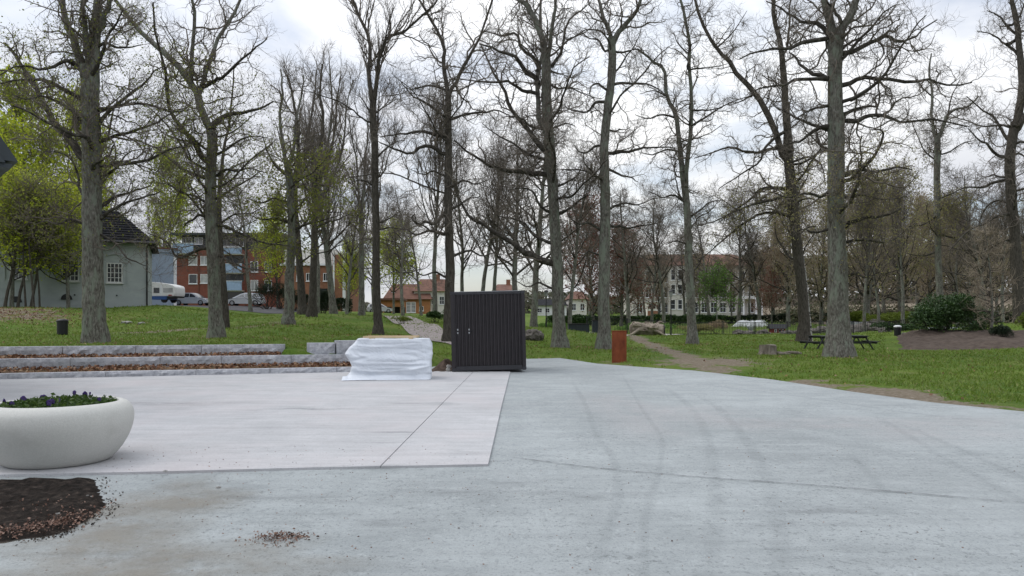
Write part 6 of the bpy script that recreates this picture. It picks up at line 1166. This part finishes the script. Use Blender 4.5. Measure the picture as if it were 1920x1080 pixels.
for i, (px, py, Y, L, lab) in enumerate([(1600,604,84,5.5,'pale grey stone ledge beside the thick oak beyond the pond'), (1632,610,80,3.2,'pale stone slab below the yellow green shrub')]):
    x, y = at(px, py, Y)[:2]; o = MB().box(-L/2, L/2, -.6, .6, -.6, .32).build('stone_ledge', M['granite'], None, bevel=.05); o.location = (x, y, H(x, y)+.2); o.rotation_euler = (0, R(2), R(-8)); tag(o, lab, 'stone ledge')
ph0 = at(1455,622,72); ph = tag(empty('duck_house', (ph0[0], 72, zw+.05)), 'little dark red duck house with a dark roof on the pond', 'duck house')
MB().box(-.55,.75,-.4,.4,0,.55).build('wall', M['redwood'], ph); mb = MB(); mb.add([(-.75,-.55,.5),(.95,-.55,.5),(.95,.55,.5),(-.75,.55,.5),(-.75,0,.95),(.95,0,.95)], [(0,1,5,4),(2,3,4,5),(0,4,3),(1,2,5),(3,2,1,0)]); mb.build('roof', M['black'], ph)
for x_ in (-.28, .12, .42): w__ = MB().box(x_, x_+.2, -.43, -.402, .14, .44).build('window', M['white'], ph); MB().box(x_+.04, x_+.16, -.437, -.431, .18, .40).build('pane', M['glass'], w__)
MB().box(-.9,1.1,-.7,.7,-.12,-.004).build('raft', M['darkwood'], ph)
def lamp(px, py, Y, top, label):
    x, y = at(px, py, Y)[:2]; z = H(x, y); h_ = at(0, top, Y)[2]-z; r_ = tag(empty('street_lamp', (x, y, z)), label, 'lamp post'); mb = MB(); mb.cyl((0,0,-.1),(0,0,.7),.075,.06,10); mb.cyl((0,0,.7),(0,0,h_-.5),.045,.035,10); mb.build('post', M['black'], r_)
    MB().lathe([(.05,h_-.5),(.12,h_-.46),(.17,h_-.1),(.03,h_-.08)], 12).build('lantern', M['palepane'], r_); MB().lathe([(.22,h_-.10),(.16,h_-.02),(.001,h_+.06)], 12).build('cap', M['black'], r_)
lamp(1258, 633, 60, 545, 'black lamp post right of the fallen trunk'); lamp(1024, 618, 62, 545, 'black lamp post left of the large oak behind the container')
def planter_box(px, py, Y, w_, label):
    x, y = at(px, py, Y)[:2]; r_ = tag(empty('storage_box', (x, y, H(x, y)+.05), R(-2)), label, 'storage box'); MB().box(-w_/2, w_/2, -.4, .4, 0, .92).build('body', M['slate'], r_, bevel=.02); MB().box(-w_/2-.04, w_/2+.04, -.44, .44, .924, 1.0).build('lid', M['black'], r_, bevel=.01)
    for k in range(5): a = -w_/2+.06+k*(w_-.12)/5; MB().box(a+.02, a+(w_-.12)/5-.02, -.425, -.402, .06, .86).build('plank', M['slate'], r_)
planter_box(1085, 634, 54, 1.5, 'dark slate box between the large oak and the bent oak'); planter_box(1119, 628, 58, .7, 'narrow dark box just left of the bent oak trunk')
def hedge(p0, p1, Y0, Y1, h_, leaf, label, n=9000, th=1.2, size=.22):
    a = np.array(p0); b = np.array(p1); L = np.hypot(*(b-a)); root = tag(empty('hedge', (a[0], a[1], H(*a)), math.atan2(b[1]-a[1], b[0]-a[0])), label, 'hedge'); rg_ = np.random.default_rng(int(L*10))
    P_ = np.column_stack([rg_.random(n)*L, rg_.uniform(-th/2, th/2, n), h_*rg_.random(n)**.55]); s_ = rg_.random(n); P_[s_ < .45, 1] = -th/2*rg_.uniform(.8, 1.05, (s_ < .45).sum()); P_[:, 2] *= 1+.06*np.sin(P_[:, 0]*1.3)+.05*np.sin(P_[:, 0]*3.1); dz = np.interp(P_[:, 0], np.linspace(0, L, 12), [H(*(a+(b-a)*t_))-H(*a) for t_ in np.linspace(0, 1, 12)]); P_[:, 2] += dz
    V, Q = leaves(P_, size, rg_, .6, .03, .4); o = obj('foliage', np_mesh('foliage', V, Q, M[leaf], False), root); o['kind'] = 'stuff'
hedge((7.5,92),(27,95), 0, 0, 1.3, 'ever', 'long dark green hedge in front of the white building', 12000); hedge((25,97),(45,99), 0, 0, 1.2, 'thuja', 'dark hedge beyond the pond at the right of the white building', 9000); hedge((4,84),(9,85), 0, 0, 1.0, 'ever', 'short dark hedge left of the fallen trunk', 4000); hedge((44,90),(62,92), 0, 0, 1.1, 'thuja', 'dark hedge behind the pale road on the right', 7000)
hedge((-24,84),(-18.5,86), 0,0,1.6,'thuja','dark hedge left of the orange shed',4000)
shrub('bank_bush', 1205, 622, 66, 3.2, 1.0, 'green', 3500, .2, 'low green bush on the bank behind the fallen trunk', lobes=9, seed=41); shrub('bank_bush', 1300, 620, 70, 2.2, .9, 'olive', 2600, .18, 'low brownish bush behind the slender forked tree', lobes=8, seed=42); shrub('bank_bush', 1340, 622, 70, 1.6, 1.2, 'brownbud', 2200, .16, 'twiggy brown bush at the pond below the fresh green tree', lobes=7, seed=43); shrub('bank_bush', 1040, 619, 66, 2.0, .9, 'green', 2600, .18, 'low green bush left of the dark slate box', lobes=7, seed=44)
# fallen pale branches on the left slope
for i, (a, b) in enumerate((((228,586),(248,592)),((236,598),(246,597)),((259,596),(272,598)))):
    A = at(*a, 42); Bp = at(*b, 42.4); A[2] = H(A[0], A[1])+.06; Bp[2] = H(Bp[0], Bp[1])+.06; mid = (A+Bp)/2+[0,.1,.05]; L = smooth_line([A-A, mid-A, Bp-A], 8); V, Q = tube(L[None], np.linspace(.06,.03,8)[None], 6, .08, rng); tag(obj('fallen_branch', np_mesh('fallen_branch', V, Q, M['stone']), None, tuple(A)), ['longest pale fallen branch on the slope below the grey house', 'short pale fallen branch left on the slope below the grey house', 'short pale fallen branch right on the slope below the grey house'][i], 'branch')

# undergrowth of the wood on the right
n = 34000; rg_ = np.random.default_rng(78); yw = rg_.uniform(88, 150, n); xw = 33+(yw-88)*.30+rg_.random(n)*(62+(yw-88)*.4); lump = np.array([mnoise.noise((a*.16, b*.16, 0)) for a, b in zip(xw, yw)]); kk = lump > -.22
hw_ = (1.3+2.6*np.maximum(lump, -.1))*rg_.random(n)**.8; P_ = np.column_stack([xw, yw, height(xw, yw)+hw_])[kk]
V, Q = leaves(P_, .42, rg_, .6, .1, .3); tag(obj('undergrowth', np_mesh('undergrowth', V, Q, leafmat('undergrowth_leaf', [(0.05,.055,.03),(0.095,.10,.055),(0.125,.105,.07),(0.07,.09,.035),(0.10,.085,.065)], .8, .2), False)), 'brown and dark green undergrowth beneath the budding wood', kind='stuff')
# far woods closing the horizon
n = 70000; rg_ = np.random.default_rng(77); xw = np.concatenate([rg_.uniform(-210, 60, n//2), rg_.uniform(55, 210, n//2)]); yw = rg_.uniform(185, 215, n); hw_ = 4.0+2*np.sin(xw*.05)+1.5*np.sin(xw*.13+1)+10*sstep(48, 75, xw); zw_ = np.array(hbase(xw, yw))+hw_*rg_.random(n)**.8
V, Q = leaves(np.column_stack([xw, yw, zw_]), .95, rg_, .7, .2, .2); tag(obj('far_woods', np_mesh('far_woods', V, Q, M['woods'] if 'woods' in M else leafmat('far_wood_leaf', [(0.085,.08,.06),(.12,.105,.08),(.08,.095,.055),(.13,.12,.095)], .9, .1), False)), 'far low woods closing the view behind the park', kind='stuff')

# fallen leaves and bits on the lawn, thicker at the feet of the trees
rg_ = np.random.default_rng(55); P_ = []
for k in ('T1','T2','T3a','T4','T6','T7','T8','T9','T10'):
    c = at(*BASES[k])[:2]; q = c+rg_.normal(size=(170, 2))*[1.5, 1.3]; P_.append(q)
q = np.column_stack([rg_.uniform(-26, 30, 1500), rg_.uniform(14, 48, 1500)]); P_.append(q); q = np.column_stack([at(30,595,42)[0]+rg_.normal(size=3200)*3.0, 42.0+rg_.normal(size=3200)*2.2]); P_.append(q)
q = np.concatenate(P_); rx = q[:, 0]-WA[0]; ry = q[:, 1]-WA[1]; u_ = rx*WU[0]+ry*WU[1]; s_ = rx*WN[0]+ry*WN[1]
q = q[(poly_sd(q[:, 0], q[:, 1], ASPH) > .05) & ~((s_ < 3) & (u_ < 10.5))]
P_ = np.column_stack([q, height(q[:, 0], q[:, 1])+.02+.02*rg_.random(len(q))]); litter('lawn_litter', P_, .085, 'litter', 2.0, label='scattered dead leaves and bark on the lawn')
# ------------------------------------------------------------------ grass blades
rg_ = np.random.default_rng(99); n = 230000
Yb = 12.5*np.exp(rg_.random(n)*np.log(62/12.5)); Xb = rg_.uniform(-.74, .74, n)*Yb
okk = poly_sd(Xb, Yb, ASPH) > .08; okk &= ~((Xb > -3.4) & (Xb < .7) & (Yb > 22) & (Yb < 26))
rx = Xb-WA[0]; ry = Yb-WA[1]; u_ = rx*WU[0]+ry*WU[1]; s_ = rx*WN[0]+ry*WN[1]; okk &= ~((u_ < 7.45) & (s_ < 2.95) & (Xb < 0)) & ~((u_ < 10.3) & (s_ < 1.7) & (Xb < -2))
okk &= ~((Xb > .5*Yb) & (Yb > 37.5) & (Yb < 52)); Xb = Xb[okk]; Yb = Yb[okk]
wv = np.clip((np.exp(-poly_sd(Xb, Yb, ASPH)/.9)*.9*(Xb > 2.4)+np.exp(-(np.maximum(poly_sd(Xb, Yb, ASPH)-.3, 0)/1.6)**2)*np.exp(-((Xb-8.0)/2.2)**2))*np.clip(.72+1.5*np.array([mnoise.noise((a*.33, b_*.45, 4.0))+.6*mnoise.noise((a*.9, b_*1.1, 8.0)) for a, b_ in zip(Xb, Yb)]), .1, 1.35)+1.1*np.exp(-(line_d(Xb, Yb, TROD)/1.1)**2)+np.exp(-(np.hypot(Xb-at(30,595,42)[0], Yb-42.5)/4)**4)+.9*np.exp(-((np.hypot(Xb-gp(1330,682)[0], (Yb-gp(1330,682)[1])*.8))/2.3)**2)+.9*np.exp(-(line_d(Xb, Yb, [(-15.5,54),(-9,46),(-3.7,37),(-.6,30)])/1.3)**2*1.0), 0, 1); kk = rg_.random(len(Xb)) > wv*1.02; Xb = Xb[kk]; Yb = Yb[kk]
cl_ = np.array([mnoise.noise((a*1.1, b*1.1, 0)) for a, b in zip(Xb[::1], Yb[::1])]); kk = cl_+rg_.uniform(-.35, .6, len(cl_)) > 0; Xb = Xb[kk]; Yb = Yb[kk]
Zb = height(Xb, Yb)-.005; n = len(Xb); hb = .045*rg_.uniform(.5, 1.7, n)*(1+Yb/60); a = rg_.random(n)*6.283; wb_ = (.006+.00055*Yb)*rg_.uniform(.7, 1.3, n); lean = rg_.normal(size=(n, 2))*hb[:, None]*.55
V = np.stack([np.column_stack([Xb-np.cos(a)*wb_, Yb-np.sin(a)*wb_, Zb]), np.column_stack([Xb+np.cos(a)*wb_, Yb+np.sin(a)*wb_, Zb]), np.column_stack([Xb+lean[:, 0], Yb+lean[:, 1], Zb+hb])], 1).reshape(-1, 3)
tag(obj('grass', np_mesh('grass', V, np.arange(3*n).reshape(-1, 3), M['blade'], False)), 'short green grass growing on the lawn', kind='stuff')
